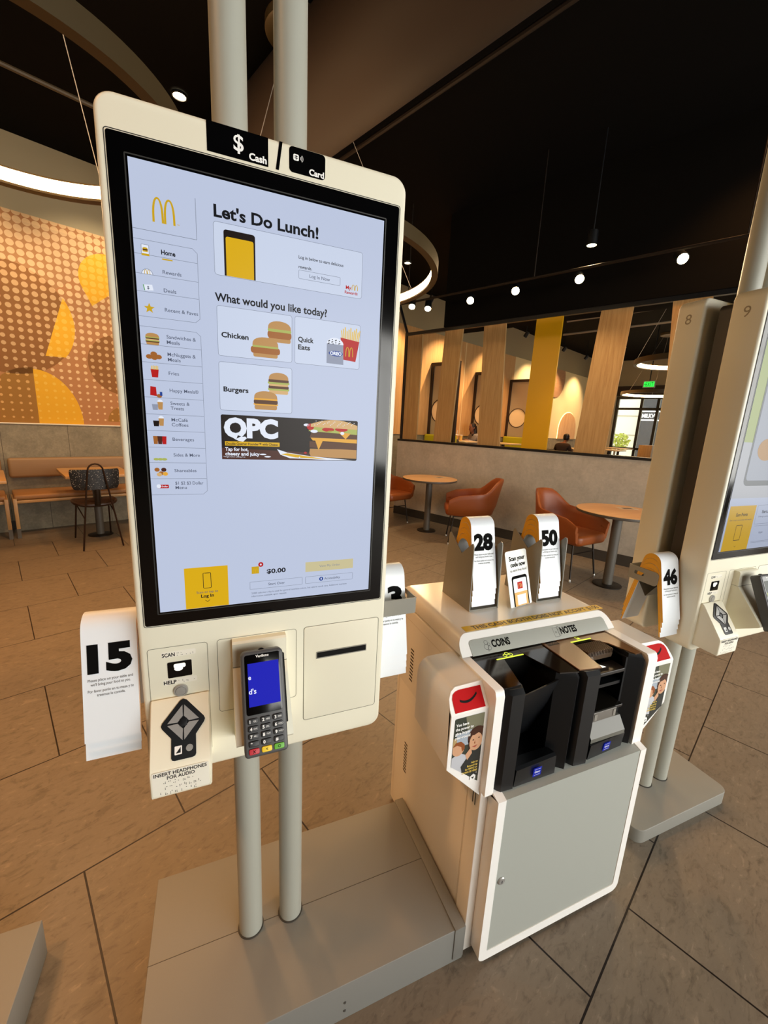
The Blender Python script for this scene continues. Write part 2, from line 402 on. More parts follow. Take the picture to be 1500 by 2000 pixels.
# ------------------------------------------------------------------ ordering kiosks
SCRW, SCRH = 0.398, 0.708
SBG = emi('screen_lavender', '#bcc6de', 1.0)
SINK = emi('screen_ink', '#16181f', 0.6); SGREY = emi('screen_line', '#7f8798', 1.0); SWH = emi('screen_white', '#e3e9f6', 1.0)
SYEL = emi('screen_yellow', '#d9ab12', 1.0); SPALE = emi('screen_pale_yellow', '#c9bf95', 1.0); SRED = emi('screen_red', '#b51a1a', 1.0)
SGOLD = emi('screen_gold', '#c8a21e', 1.0); SBUN = emi('screen_bun', '#b98b52', 1.0); SBUN2 = emi('screen_bun_light', '#d2ab74', 1.0)
SMEAT = emi('screen_patty', '#5a3a26', 1.0); SCHK = emi('screen_fried', '#a0622c', 1.0); SLEAF = emi('screen_lettuce', '#a9b25a', 1.0)
SCHS = emi('screen_cheese', '#e2a63a', 1.0); SDARK = emi('screen_dark_brown', '#1a0f0b', 1.0); SBROWN = emi('screen_brown', '#4a261b', 1.0)
SBLUE = emi('screen_blue', '#1c3f8f', 1.0); SFRY = emi('screen_fry', '#e0bd62', 1.0); SCUP = emi('screen_cup', '#8f96aa', 1.0); STXT = emi('screen_grey_text', '#50576a', 1.0)
SGRN = emi('screen_green', '#62a060', 1.0)
SMATS = [SBG, SINK, SGREY, SWH, SYEL, SPALE, SRED, SGOLD, SBUN, SBUN2, SMEAT, SCHK, SLEAF, SCHS, SDARK, SBROWN, SBLUE, SFRY, SCUP, STXT, SGRN, emi('screen_tile', '#c9d3e8', 1.0)]
(BG, IK, GY, WH, YE, PA, RD, GO, BU, B2, ME, CK, LE, CS, DK, BR, BL, FY, CP, TX, GN, TL) = range(22)
def arches(mb, cx, y0, w, h, mi, M, z, t=0.16):
    # two tall arches with a shared middle leg
    n = 14
    for s in (-1, 1):
        x0 = cx+s*w/2; xm = cx
        o = []; i = []
        for k in range(n+1):
            a = PI*k/n
            o.append(((x0+xm)/2+(xm-x0)/2*math.cos(PI-a)*1.0, y0+h*math.sin(a)**0.62))
            i.append(((x0+xm)/2+((xm-x0)/2-math.copysign(w*t*0.62, xm-x0))*math.cos(PI-a), y0+(h-w*t*0.55)*max(0, math.sin(a))**0.66))
        for k in range(n):
            mb.add([(o[k][0], o[k][1], z), (o[k+1][0], o[k+1][1], z), (i[k+1][0], i[k+1][1], z), (i[k][0], i[k][1], z)], [(0, 1, 2, 3)], mi, M)
def burger(mb, cx, cy, w, h, M, z, layers):
    # side view: stack of soft bands, bottom to top
    y = cy-h/2; tot = sum(l[1] for l in layers)
    for i, (mi, t, ws) in enumerate(layers):
        hh = h*t/tot; zz = z+i*0.00004
        if i == len(layers)-1:
            mb.flat([(cx-w*ws/2, y)]+[(cx+w*ws/2*math.cos(PI-PI*k/12), y+hh*1.0*math.sin(PI*k/12)**.7) for k in range(1, 12)]+[(cx+w*ws/2, y)], zz, mi, M)
        else:
            mb.slab(cx-w*ws/2, cx+w*ws/2, y-hh*.12, y+hh*1.1, hh*0.45, zz, zz+0.00001, 0, mi, M, 3)
        y += hh
BUNB = (BU, 2.0, .92); TOP = (BU, 3.6, 1.0)
def screen_main(parent, M):
    z = 0.0003
    s = MB().flat([(0, 0), (SCRW, 0), (SCRW, SCRH), (0, SCRH)], 0, 0, M).build('screen', SMATS, parent)
    a = MB()                                    # logo corner and headings
    arches(a, .0425, .630, .031, .034, GO, M, z); a.text('™', .003, .060, .630, z, GO, M)
    a.box(.0865, .0872, .617, .674, z, z+.0001, GY, M); a.box(.0, .0872, .6165, .6172, z, z+.0001, GY, M)
    a.build('screen_logo', SMATS, s); a = MB()
    a.text("Let's Do Lunch!", .0165, .1125, .6555, z, IK, M, bold=.03, w=.166)
    a.build('screen_title', SMATS, s); a = MB()
    a.text('What would you like today?', .0118, .110, .5335, z, IK, M, bold=.025, w=.186)
    a.build('screen_question', SMATS, s); a = MB()
    a.text('$0.00', .0085, .186, .0565, z, IK, M, bold=.03, w=.036)
    a.build('screen_total', SMATS, s)
    sb = MB()                                   # category list on the left
    def panel(y0, y1):
        sb.add([(0, y1, z), (.080, y1, z), (.0868, y1-.006, z), (.0868, y0+.006, z), (.080, y0, z), (0, y0, z), (0, y0+.0006, z), (.0798, y0+.0006, z), (.0862, y0+.0063, z), (.0862, y1-.0063, z), (.0798, y1-.0006, z), (0, y1-.0006, z)],
               [(0, 11, 10, 1), (1, 10, 9, 2), (2, 9, 8, 3), (3, 8, 7, 4), (4, 7, 6, 5)], GY, M)
    panel(.4955, .6035); panel(.2145, .4815)
    for y in (.583, .556, .531, .4545, .428, .4015, .3745, .348, .3215, .2945, .269, .242): sb.box(0, .086, y, y+.0006, z, z+.00005, GY, M)
    sb.text('Home', .0062, .036, .5875, z, IK, M, bold=.03, w=.0195); sb.slab(.0365, .0515, .580, .5820, .001, z, z+.00005, 0, GO, M, 2)
    for t, y, w in (('Rewards', .5605, .026), ('Deals', .5345, .0175), ('Recent & Faves', .5065, .0475), ('Sandwiches &', .4668, .0425), ('Meals', .4588, .0185), ('McNuggets &', .4405, .041), ('Meals', .4325, .0185),
                    ('Fries', .4115, .015), ('Happy Meals®', .3848, .043), ('Sweets &', .3645, .0285), ('Treats', .3565, .0195), ('McCafé', .338, .0245), ('Coffees', .330, .025), ('Beverages', .3062, .0325),
                    ('Sides & More', .280, .0405), ('Shareables', .2535, .034), ('$1 $2 $3 Dollar', .232, .044), ('Menu', .2242, .0175)):
        sb.text(t, .0052, .0365, y, z, STXT and TX, M, bold=.006, w=w)
    # little icons
    sb.slab(.010, .0195, .582, .5965, .001, z, z+.0001, 0, WH, M, 2); sb.outline(.0095, .020, .5815, .597, .001, .0006, z+.0002, GY, M, 2); sb.box(.0095, .020, .5815, .5845, z+.00025, z+.0003, GO, M)
    burger(sb, .01475, .590, .007, .006, M, z+.0003, [(SBR, 1, 1) if 0 else (GO, 1, 1), (BR, .8, 1), (GO, 1.2, 1)])
    sb.flat(circ(.0155, .556, .0078, 14, None, 0, 180), z, WH, M); sb.frame(circ(.0155, .556, .0078, 15, None, 0, 180), circ(.0155, .556, .0071, 15, None, 0, 180), z+.0001, z+.0002, GY, M); arches(sb, .0155, .5565, .008, .006, GO, M, z+.0003)
    sb.flat([(.0085, .541), (.021, .5425), (.0225, .5345), (.0100, .533)], z, WH, M); sb.flat([(.0085, .541), (.0098, .5412), (.0112, .5332), (.0100, .533)], z+.0001, GN, M); sb.text('$', .0042, .0155, .5355, z+.0002, TX, M, 'C', .02)
    st = []
    for k in range(10):
        r = .0078 if k % 2 == 0 else .0033; aa = PI/2+k*PI/5; st.append((.0152+r*math.cos(aa), .5082+r*math.sin(aa)))
    sb.flat(st, z, GO, M)
    burger(sb, .0165, .464, .019, .017, M, z, [BUNB, (ME, 1, 1), (LE, .8, 1.05), (B2, 1, .95), (ME, 1, 1), (LE, .7, 1.05), TOP])
    for dx, dy in ((-.006, 0), (.001, -.001), (.007, .0005), (.0005, .0045)): sb.flat(circ(.0165+dx, .437+dy, .0048, 10, .0036), z+abs(dx)*.01, CK, M)
    sb.flat([(.011, .4185), (.0225, .4185), (.021, .406), (.0125, .406)], z, RD, M)
    for k in range(5): sb.flat([(.012+k*.0021, .418), (.0135+k*.0021, .418), (.0137+k*.0021, .4235+.001*(k % 2)), (.0123+k*.0021, .4235)], z+.0001, FY, M)
    sb.flat([(.008, .378), (.0175, .377), (.017, .391), (.009, .392)], z, RD, M); sb.flat(circ(.021, .3775, .004, 10, .003), z+.0001, CK, M); sb.box(.022, .0255, .378, .384, z+.0001, z+.00015, BL, M)
    for (y, c1, c2) in ((.355, CP, BU), (.329, DK, BU)):
        sb.flat([(.0105, y), (.0175, y), (.0185, y+.009), (.0095, y+.009)], z+.0001, c1, M); sb.flat([(.0185, y+.001), (.0245, y+.001), (.0255, y+.013), (.0175, y+.013)], z, c2, M); sb.flat(circ(.0215, y+.013, .004, 10, .004, 0, 180), z, WH, M)
    for x, c in ((.0115, CK), (.0178, BR), (.024, RD)): sb.flat([(x-.0028, .300), (x+.0028, .300), (x+.0036, .313), (x-.0036, .313)], z+.0001*(c == BR), c, M)
    for dx in (-.006, 0, .006): sb.flat(circ(.0165+dx, .275, .0042, 10, .0022), z+abs(dx)*.01, LE, M)
    for dx, dy, c in ((-.006, .004, CK), (.004, .004, BR), (.0, -.002, CK), (.006, -.003, CS), (-.003, -.004, B2)): sb.flat(circ(.0165+dx, .2535+dy, .004, 10, .0034), z+abs(dx)*.01, c, M)
    sb.slab(.0095, .0265, .226, .232, .001, z, z+.0001, 0, RD, M, 2); sb.flat(circ(.0115, .2295, .0034, 12), z+.0002, SWH and WH, M); sb.text('Dollar', .0025, .0205, .2278, z+.0003, WH, M, 'C', .02)
    sb.build('screen_menu_list', SMATS, s)
    lp = MB()                                   # log-in card
    lp.slab(.111, .360, .572, .649, .005, z-.0001, z, 0, TL, M); lp.outline(.111, .360, .572, .649, .005, .0006, z+.0001, GY, M)
    lp.slab(.126, .174, .573, .640, (0, 0, .004, .004), z+.0001, z+.0002, 0, DK, M); lp.slab(.129, .1715, .573, .630, (0, 0, .003, .003), z+.0003, z+.0004, 0, YE, M)
    lp.text('Log in below to earn delicious', .0048, .245, .6195, z+.0001, IK, M, bold=.012, w=.079); lp.text('rewards.', .0048, .245, .6045, z+.0001, IK, M, bold=.012, w=.023)
    lp.outline(.245, .319, .588, .602, .002, .0006, z+.0002, GY, M); lp.text('Log In Now', .0052, .282, .5925, z+.0001, TX, M, 'C', .004)
    lp.text('My', .0058, .3295, .585, z+.0001, RD, M, bold=.02); arches(lp, .3465, .5845, .012, .0095, GO, M, z+.0002); lp.text('Rewards', .0048, .340, .5775, z+.0001, RD, M, 'C', .02)
    lp.build('screen_login_card', SMATS, s)
    def tile(x0, x1, y0, y1, words):
        t = MB(); t.slab(x0, x1, y0, y1, .004, z-.0001, z, 0, TL, M); t.outline(x0, x1, y0, y1, .004, .0006, z+.0002, GY, M)
        for w_, x, y, w in words: t.text(w_, .0078, x, y, z+.0001, IK, M, bold=.03, w=w)
        return t
    t = tile(.112, .234, .449, .527, [('Chicken', .118, .479, .043)])
    burger(t, .2125, .498, .040, .034, M, z+.0002, [(BU, 2, .95), (CK, 3, 1.02), (LE, 1.2, 1.0), (BU, 4, .98)]); burger(t, .1885, .470, .048, .032, M, z+.0009, [(BU, 1.8, .85), (CK, 2.6, 1.02), (LE, .8, .9), (BU, 4, .9)])
    t.build('screen_food_tile', SMATS, s)
    t = tile(.2385, .360, .449, .5275, [('Quick', .2445, .4865, .028), ('Eats', .2445, .4735, .0215)])
    t.flat([(.327, .464), (.352, .462), (.3585, .498), (.322, .502)], z+.0002, RD, M); arches(t, .3395, .470, .015, .017, GO, M, z+.0004)
    for k in range(11):
        x = .325+k*.0030; t.flat([(x, .498), (x+.0022, .498), (x+.0027+(k-5)*.0006, .514+.006*((k*7) % 3)/2), (x+.0004+(k-5)*.0006, .515+.006*((k*7) % 3)/2)], z+.0001, FY, M)
    t.flat([(.2965, .455), (.3285, .4545), (.3275, .489), (.2965, .489)], z+.0006, CP, M); t.flat(circ(.312, .489, .0158, 16, .011, 0, 180), z+.0007, WH, M)
    for k in range(14): t.flat(circ(.299+(k*.0067) % .026, .489+(k*.0031) % .008, .0011, 6), z+.0008, DK, M)
    t.flat(circ(.3135, .473, .0135, 18, .0048), z+.0008, BL, M); t.text('OREO', .0055, .3135, .4703, z+.0009, WH, M, 'C', .05, w=.022)
    t.build('screen_food_tile', SMATS, s)
    t = tile(.112, .234, .3605, .440, [('Burgers', .1185, .392, .0405)])
    burger(t, .2105, .412, .036, .036, M, z+.0002, [(B2, 1.6, .92), (LE, .9, 1.03), (ME, 1.2, .98), (B2, .9, .92), (LE, .9, 1.05), (ME, 1.1, .98), (BU, 3.3, .95)])
    burger(t, .188, .3815, .042, .031, M, z+.0009, [(BU, 2.2, .92), (CS, .8, 1.0), (ME, 2, .98), (CS, .8, .96), (BU, 4, .95)])
    t.build('screen_food_tile', SMATS, s)
    b = MB(); b.slab(.1125, .361, .2765, .3535, .003, z, z+.0001, 0, DK, M); b.flat([(.1125, .2765), (.30, .2765), (.30, .290), (.1125, .2965)], z+.00015, BR, M)
    b.text('QPC', .030, .117, .3165, z+.0003, WH, M, bold=.055, w=.092); b.slab(.118, .2115, .3005, .308, .0005, z+.0002, z+.0003, 0, YE, M, 2)
    b.text('Double Quarter Pounder™ with Cheese', .0042, .120, .3020, z+.0004, IK, M, bold=.02, w=.088)
    b.text('Tap for hot,', .0058, .118, .2915, z+.0003, WH, M, bold=.03, w=.039); b.text('cheesy and juicy', .0058, .118, .2835, z+.0003, WH, M, bold=.03, w=.058)
    b.text('*Weight before cooking 4 oz.', .0022, .1145, .2800, z+.0003, WH, M, w=.037)
    b.flat([(.207, .296), (.226, .290), (.27, .284), (.352, .2775), (.300, .2775), (.230, .280), (.213, .286)], z+.0003, WH, M); b.flat([(.213, .287), (.226, .289), (.285, .281), (.30, .2785), (.240, .2815)], z+.00035, YE, M)
    for x, y in ((.190, .282), (.182, .286), (.232, .281), (.248, .2815)): b.flat(circ(x, y, .006 if x < .2 else .0012, 10, .0014), z+.0004, WH, M)
    b.flat(circ(.259, .2905, .003, 8, .002), z+.0004, RD, M)
    x0, x1 = .2665, .3600
    b.flat([(x0+.003, .2835), (x1, .2805), (x1, .2985), (x0+.001, .2985), (x0, .290)], z+.0005, BU, M)
    b.flat([(x0, .3005), (x1, .2975), (x1, .3105), (x0, .3125)], z+.0006, ME, M); b.flat([(x0, .319), (x1, .314), (x1, .328), (x0+.004, .332)], z+.0006, ME, M)
    b.flat([(x0+.006, .314), (x1, .3105), (x1, .318), (x0+.002, .319)], z+.0007, CS, M); b.flat([(.277, .315), (.292, .314), (.284, .296)], z+.0008, CS, M); b.flat([(.322, .331), (.347, .329), (.337, .318)], z+.0008, CS, M)
    b.flat([(x0-.002, .331), (x1, .327), (x1, .339), (x0+.006, .341)], z+.0007, LE, M)
    for x, y, mi, rx, ry in ((.302, .335, RD, .012, .004), (.328, .336, RD, .013, .004), (.268, .339, RD, .007, .006), (.275, .331, WH, .007, .003), (.261, .342, WH, .006, .0025), (.330, .329, WH, .004, .003), (.310, .3315, LE, .010, .002)): b.flat(circ(x, y, rx, 12, ry), z+.0009, mi, M)
    b.flat([(x0+.002, .339)]+[(x0+.002+(x1-x0-.002)*k/10, .339+.0145*math.sin(PI*(.12+.76*k/10))) for k in range(11)]+[(x1, .337)], z+.0010, B2, M)
    for k in range(26): b.flat(circ(.276+(k*.0193) % .08, .3425+(k*.0037) % .0085, .0011, 5, .0007), z+.0011, WH, M)
    b.build('screen_promo_banner', SMATS, s)
    f = MB(); f.box(.042, .1155, .0005, .0795, z, z+.0001, YE, M); f.outline(.0725, .0865, .038, .0685, .002, .001, z+.0002, IK, M, 3); f.box(.076, .083, .0672, .0682, z+.0003, z+.0004, IK, M)
    f.text('Scan or tap to', .0044, .079, .029, z+.0002, TX, M, 'C', .004); f.text('Log In', .0058, .079, .0205, z+.0002, IK, M, 'C', .03, w=.022)
    f.add([(.075, .0155, z+.0002), (.079, .012, z+.0002), (.083, .0155, z+.0002), (.083, .0145, z+.0002), (.079, .0108, z+.0002), (.075, .0145, z+.0002)], [(0, 5, 4, 1), (1, 4, 3, 2)], IK, M)
    f.box(.158, .1715, .058, .0725, z, z+.0001, GO, M); arches(f, .1648, .0595, .008, .009, YE, M, z+.0002); f.flat(circ(.175, .0758, .0048, 16), z+.0003, RD, M); f.flat(circ(.175, .0758, .0016, 10, .002), z+.0004, WH, M)
    f.outline(.154, .255, .0265, .042, .0015, .0006, z+.0002, GY, M); f.text('Start Over', .0050, .2045, .0318, z+.0002, TX, M, 'C', .006)
    f.box(.261, .361, .052, .0725, z, z+.0001, PA, M); f.text('View My Order', .0046, .311, .060, z+.0002, GY, M, 'C')
    f.outline(.261, .361, .027, .042, .0015, .0006, z+.0002, GY, M); f.flat(circ(.2935, .0345, .0042, 16), z+.0002, BL, M); f.flat(circ(.2935, .0345, .0012, 8, .0026), z+.0003, WH, M); f.text('Accessibility', .0046, .300, .0322, z+.0002, TX, M, bold=.006)
    f.text('2,000 calories a day is used for general nutrition advice, but calorie needs vary. Additional nutrition', .0033, .157, .0168, z, TX, M, w=.191); f.text('information available upon request.', .0033, .157, .0105, z, TX, M, w=.067)
    f.build('screen_order_bar', SMATS, s)
    return s
def screen_idle(parent, M):
    # the other kiosk: a bright picture above, log-in strip below
    SG1 = emi('screen_lime', '#a9b873', 1.0); SG2 = emi('screen_mist', '#b9bcc4', 1.0); SG3 = emi('screen_slate', '#6d7378', 1.0); SG4 = emi('screen_sky', '#a5acbb', 1.0)
    L = []
    for m in SMATS+[SG1, SG2, SG3, SG4]:                # emission cut to imitate dimming at a slanted viewing angle
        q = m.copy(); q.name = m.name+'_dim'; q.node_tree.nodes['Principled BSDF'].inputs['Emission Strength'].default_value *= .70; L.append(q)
    z = .0003
    s = MB().flat([(0, 0), (SCRW, 0), (SCRW, SCRH), (0, SCRH)], 0, 0, M)
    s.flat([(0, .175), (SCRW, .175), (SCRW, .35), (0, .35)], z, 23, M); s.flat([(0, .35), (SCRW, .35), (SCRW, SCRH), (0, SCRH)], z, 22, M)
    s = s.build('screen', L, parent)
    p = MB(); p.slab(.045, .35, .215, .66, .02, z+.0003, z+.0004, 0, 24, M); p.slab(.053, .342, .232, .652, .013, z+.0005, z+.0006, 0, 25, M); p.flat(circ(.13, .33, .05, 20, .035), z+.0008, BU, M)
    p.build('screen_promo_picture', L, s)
    f = MB(); f.box(.0095, .151, 0, .150, z, z+.0001, YE, M); f.text('Earn Points', .010, .080, .116, z+.0002, IK, M, 'C', .02, w=.062); f.text('Scan or tap to earn points with rewards', .0052, .080, .101, z+.0002, TX, M, 'C', w=.118)
    f.outline(.063, .097, .034, .086, .003, .0018, z+.0002, IK, M); f.add([(.076, .016, z+.0002), (.080, .0125, z+.0002), (.084, .016, z+.0002), (.084, .0145, z+.0002), (.080, .011, z+.0002), (.076, .0145, z+.0002)], [(0, 5, 4, 1), (1, 4, 3, 2)], IK, M)
    f.outline(.160, .39, .085, .150, .003, .001, z+.0002, GY, M); f.text('Start an order', .010, .19, .122, z+.0002, IK, M, bold=.02)
    f.text('Ordering is quick and easy', .005, .175, .108, z+.0002, TX, M)
    for y in (.078, .024, .020): f.box(.165, .39, y, y+.001, z+.0002, z+.0003, GY, M)
    f.text('English', .006, .20, .052, z+.0002, TX, M); f.text('Español', .006, .26, .052, z+.0002, TX, M)
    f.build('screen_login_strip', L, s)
    return s

def kiosk(name, label, X, Y, group, screen, x_poles, y_poles, base, num=None):
    t = thing(name, label, 'kiosk', (X+.24, y_poles, 0), 0, group)
    M = FR((X, Y, 0), (1, 0, 0), (0, 0, 1))             # x right, y up, z towards the customer
    W, Z0, Z1, D = .479, .742, 1.877, .088
    MB().slab(0, W, Z0, Z1, .026, -D, 0, .007, 0, M, 8, True).build('housing', CREAM, t)
    MB().slab(.03, W-.03, Z0+.06, Z1-.02, .02, -D-.05, -D+.003, 0, 0, M).build('spine_cover', mat('dark_brown_filler', '#3b332a', .5), t)
    bz = MB().slab(.013, .4655, 1.066, 1.828, .004, -.004, .0016, .0008, 0, M); bz.outline(.0105, .468, 1.0635, 1.8305, .005, .0012, .0004, 1, M)
    bz.outline(.034, .441, 1.087, 1.8045, .002, .0018, .0019, 1, M); bz.build('screen_bezel', [BLACKG, mat('bezel_line', '#2a2a28', .4)], t)
    screen(t, FR((X+.0385, Y-.0021, 1.0915), (1, 0, 0), (0, 0, 1)))
    st = MB().slab(.145, .235, 1.8345, 1.8745, .0005, 0, .0006, 0, 0, M, 2); st.text('$', .021, .1905, 1.8455, .0008, 1, M, 'C', .015); st.text('Cash', .0092, .2325, 1.8378, .0008, 1, M, 'R', .035)
    st.build('cash_sticker', [BLACKG, WHITEI], t)
    MB().add([(.2465, 1.8345, .0005), (.2515, 1.8345, .0005), (.2575, 1.875, .0005), (.2525, 1.875, .0005)], [(0, 1, 2, 3)], 0, M).build('slash_sticker', BLACKG, t)
    st = MB().slab(.268, .3275, 1.837, 1.8735, .006, 0, .0006, 0, 0, M); st.slab(.2745, .2835, 1.8545, 1.8635, .002, .0006, .0008, 0, 1, M, 3); st.box(.2765, .2815, 1.8575, 1.8585, .0008, .0009, 0, M); st.box(.2765, .2815, 1.860, 1.861, .0008, .0009, 0, M); st.box(.2785, .2795, 1.8555, 1.8625, .0008, .00085, 0, M)
    for k in range(3):
        r = .0022+k*.0018; st.frame([(p[0], p[1]) for p in circ(.2845, 1.859, r+.0004, 8, None, -50, 50)], circ(.2845, 1.859, r, 8, None, -50, 50), .0007, .0008, 1, M)
    st.text('Card', .0085, .3255, 1.8395, .0008, 1, M, 'R', .035); st.build('card_sticker', [BLACKG, WHITEI], t)
    # scanner panel
    sp = MB(); sp.outline(.012, .1135, .78, 1.0205, .006, .0009, .0003, 1, M); sp.text('SCAN', .0072, .0355, 1.0005, .0004, 2, M, bold=.03, w=.0215)
    sp.text('HELP', .0072, .0355, .9435, .0004, 2, M, bold=.03, w=.0215); sp.slab(.0345, .0925, .999, 1.0105, .003, .0001, .0002, 0, 3, M); sp.slab(.0345, .0925, .942, .9535, .003, .0001, .0002, 0, 3, M)
    rnd = random.Random(3)
    for yy in (1.0015, .9445):
        for k in range(5):
            for a, b in ((0, 0), (0, 1), (0, 2), (1, 0), (1, 1), (1, 2)):
                if rnd.random() < .42: sp.flat(circ(.061+k*.0066+a*.0022, yy+b*.0022, .00065, 6), .0005, 2, M)
    sp.build('scanner_panel', [CREAM, CREAMD, INK, mat('label_cream', '#efeadb', .4)], t)
    sw = MB().slab(.0435, .0845, .956, .9885, .002, -.001, .0008, 0, 0, M); sw.slab(.054, .074, .9755, .984, .003, .0008, .001, 0, 1, M); sw.flat(circ(.062, .974, .0075, 14, .005), .0011, 1, M); sw.build('scanner_window', [BLACKG, emi('scanner_lamp', '#fff8e8', 1.4)], t)
    HB = M @ Matrix.Translation(Vector((.0635, .9275, 0)))
    MB().lathe([(.0128, 0), (.0128, .003), (.0118, .004), (.0095, .0042), (.0092, .0034), (.0088, .0034), (.0085, .005), (.0005, .0055)], 0, HB, 28).build('help_button', CHROME, t)
    # headphone module
    prof = [(0.0, .914), (.004, .9165), (.010, .913), (.0725, .826), (.0755, .820), (.0755, .771), (.0735, .767), (.0, .769)]
    hm = MB(); ls = []
    for xx, ins in ((.012, .0022), (.014, 0.0), (.111, 0.0), (.113, .0022)):
        ls.append([(xx, Y-max(d-ins*(d > 0), 0), zz-(ins if zz > .8 else -ins)) for d, zz in prof])
    hm.loops([[(X+p[0], p[1], p[2]) for p in l] for l in ls]); hm = hm.build('headphone_module', CREAM, t)
    sl = Vector((0, .0625, .087)).normalized(); HF = FR((X+.012, Y-.0725, .826), (1, 0, 0), tuple(sl))
    kp = MB(); ol = [(.0355, .012), (.037, .0085), (.041, .007), (.071, .007), (.075, .0085), (.0765, .012), (.0765, .044), (.0905, .062), (.0925, .067), (.0905, .072), (.0615, .1055), (.0555, .1085), (.0495, .1055), (.0205, .072), (.0185, .067), (.0205, .062), (.0355, .044)]
    kp.prism(ol, -.001, .0016); kp.v = [HF @ p for p in kp.v]
    for cx, up in ((.047, 1), (.0655, 0)):
        if up:
            kp.slab(cx-.006, cx+.006, .016, .030, .001, .0016, .0021, 0, 1, HF, 2); kp.flat([(cx-.004, .0185), (cx+.004, .0185), (cx+.004, .028)], .0023, 0, HF)
    kp = kp.build('keypad_plate', [BLACKP, WHITEI], hm)
    MB().lathe([(.0035, .0016), (.0058, .0016), (.0058, .0030), (.0035, .0030)], 0, HF @ Matrix.Translation(Vector((.0655, .0235, 0))), 20).build('headphone_jack', CHROME, hm)
    c = (.0555, .068); q = .0198; g = .0012; inn = .0075
    SIL = mat('silver_keys', '#a9a9a8', .35, metal=.4)
    for k in range(4):
        a = PI/2*k+PI/4; ca, sa = math.cos(a), math.sin(a)
        pts = [(-inn+g, inn), (inn-g, inn), (q-g*1.5, q), (-q+g*1.5, q)]
        pts = [((p[0]*.98), p[1]) for p in pts]
        rp = [(c[0]+(p[0]*ca-p[1]*sa), c[1]+(p[0]*sa+p[1]*ca)*1.12) for p in pts]
        MB().prism(rp, .0014, .0036, 0, HF).build('arrow_key', SIL, hm)
    MB().slab(-inn+g, inn-g, -inn+g, inn-g, .001, .0014, .0042, .0004, 0, HF @ Matrix.Translation(Vector((c[0], c[1], 0))) @ Matrix.Rotation(PI/4*0, 4, 'Z')).build('centre_key', BLACKP, hm)
    LF = FR((X+.012, Y-.0758, .769), (1, 0, 0), (0, 0, 1))
    lb = MB().slab(.004, .097, .003, .053, .004, -.0004, .0003, 0, 1, LF); lb.text('INSERT HEADPHONES', .0068, .0505, .0435, .0006, 0, LF, 'C', .02, w=.086); lb.text('FOR AUDIO', .0068, .0505, .0345, .0006, 0, LF, 'C', .02, w=.045)
    for row in range(3):
        for k in range((7, 9, 8)[row]):
            for a in range(2):
                for b in range(3):
                    if rnd.random() < .4: lb.flat(circ(.0225-.006*(row > 0)+k*.0078+a*.0026, .0255-row*.0105+b*.0025, .0008, 6), .0006, 0, LF)
    lb.build('braille_label', [INK, mat('label_cream', '#efeadb', .4)], hm)
    # middle panel, terminal mount, printer door
    mp = MB(); mp.outline(.130, .2825, .862, 1.021, .006, .0009, .0003, 0, M); mp.build('mount_panel_seam', CREAMD, t)
    prof = [(0, 1.018), (.014, 1.0185), (.018, 1.015), (.020, .968), (.101, .866), (.103, .860), (.099, .855), (.0, .80)]
    ls = [[(X+xx, Y-d, zz) for d, zz in prof] for xx in (.157, .159, .257, .259)]
    mm = MB().loops(ls); mm.box(X+.1568, X+.2592, Y-.021, Y-.0, .9674, .9682, 1); mm.build('terminal_mount', [CREAM, CREAMD], t)
    pd = MB(); pd.slab(.2985, .464, .7995, 1.0205, .006, -.001, .0006, .0004, 1, M); pd.outline(.2972, .4653, .7982, 1.0218, .007, .0011, .0003, 0, M)
    pd = pd.build('printer_door', [CREAMD, CREAM], t)
    MB().slab(.3245, .438, .944, .9605, .001, .0004, .0016, 0, 0, M, 2).slab(.3262, .4365, .9462, .9585, .001, .0016, .0017, 0, 1, M, 2).build('receipt_slot', [HOLD, BLACKM], pd)
    if num:
        SN = FR((X-.0004, Y+.045, 0), (0, -1, 0), (0, 0, 1))
        MB().text(num, .03, 0, 1.80, 0, 0, SN, 'C', .0).build('kiosk_number', mat('grey_numeral', '#a2957c', .6), t)
    for xx in x_poles:
        MB().cyl((xx, y_poles, 0), .0295, base[4]+.0005, CEIL-.003, 0, None, 28).build('pole', GREYP, t)
    bx0, bx1, by0, by1, bz1 = base[:5]; rad = base[5]
    bp = MB(); bp.slab(bx0, bx1, by0, by1, rad, 0.0005, bz1, .002 if rad else .0015, 0, None, 8)
    if not rad:
        bp.box(bx0-.0002, bx1+.0002, .8795, .8808, bz1-.002, bz1+.0003, 1); bp.box(.6-.036, .6-.0345, by0, by1, bz1, bz1+.0004, 1)
        bp.box(.553, .5855, by0-.003, by1+.003, .012, bz1+.003, 0, None, .001)
        for zz in (.028, .055): bp.lathe([(.004, 0), (.003, .0015)], 1, FR((.245, by0, zz), (1, 0, 0), (0, 0, 1)), 10)
    bp = bp.build('base_plate', [GREY if rad else mat('grey_plinth', '#7c7b76', .5, bump=.06, bscale=900), mat('dark_joint', '#3d3a34', .6)], t)
    for xx in x_poles:
        MB().lathe([(.0297, 0), (.033, 0), (.0325, .0025), (.0297, .0025)], 0, Matrix.Translation(Vector((xx, y_poles, bz1))), 28).build('pole_collar', mat('dark_joint', '#3d3a34', .6), bp)
    return t
KG = 'self order kiosks on twin poles'
kiosk('ordering_kiosk', 'tall cream self order kiosk in front with a lit menu headed for lunch', -.141, .776, KG, screen_main, (.043, .147), .883, (-.199, .585, .68, 1.089, .115, 0.0))
kiosk('ordering_kiosk', 'cream self order kiosk numbered 9 at the right edge with a green tinted screen', 1.45, .755, KG, screen_idle, (1.583, 1.678), .88, (1.355, 1.884, .728, 1.03, .055, .035), '9')
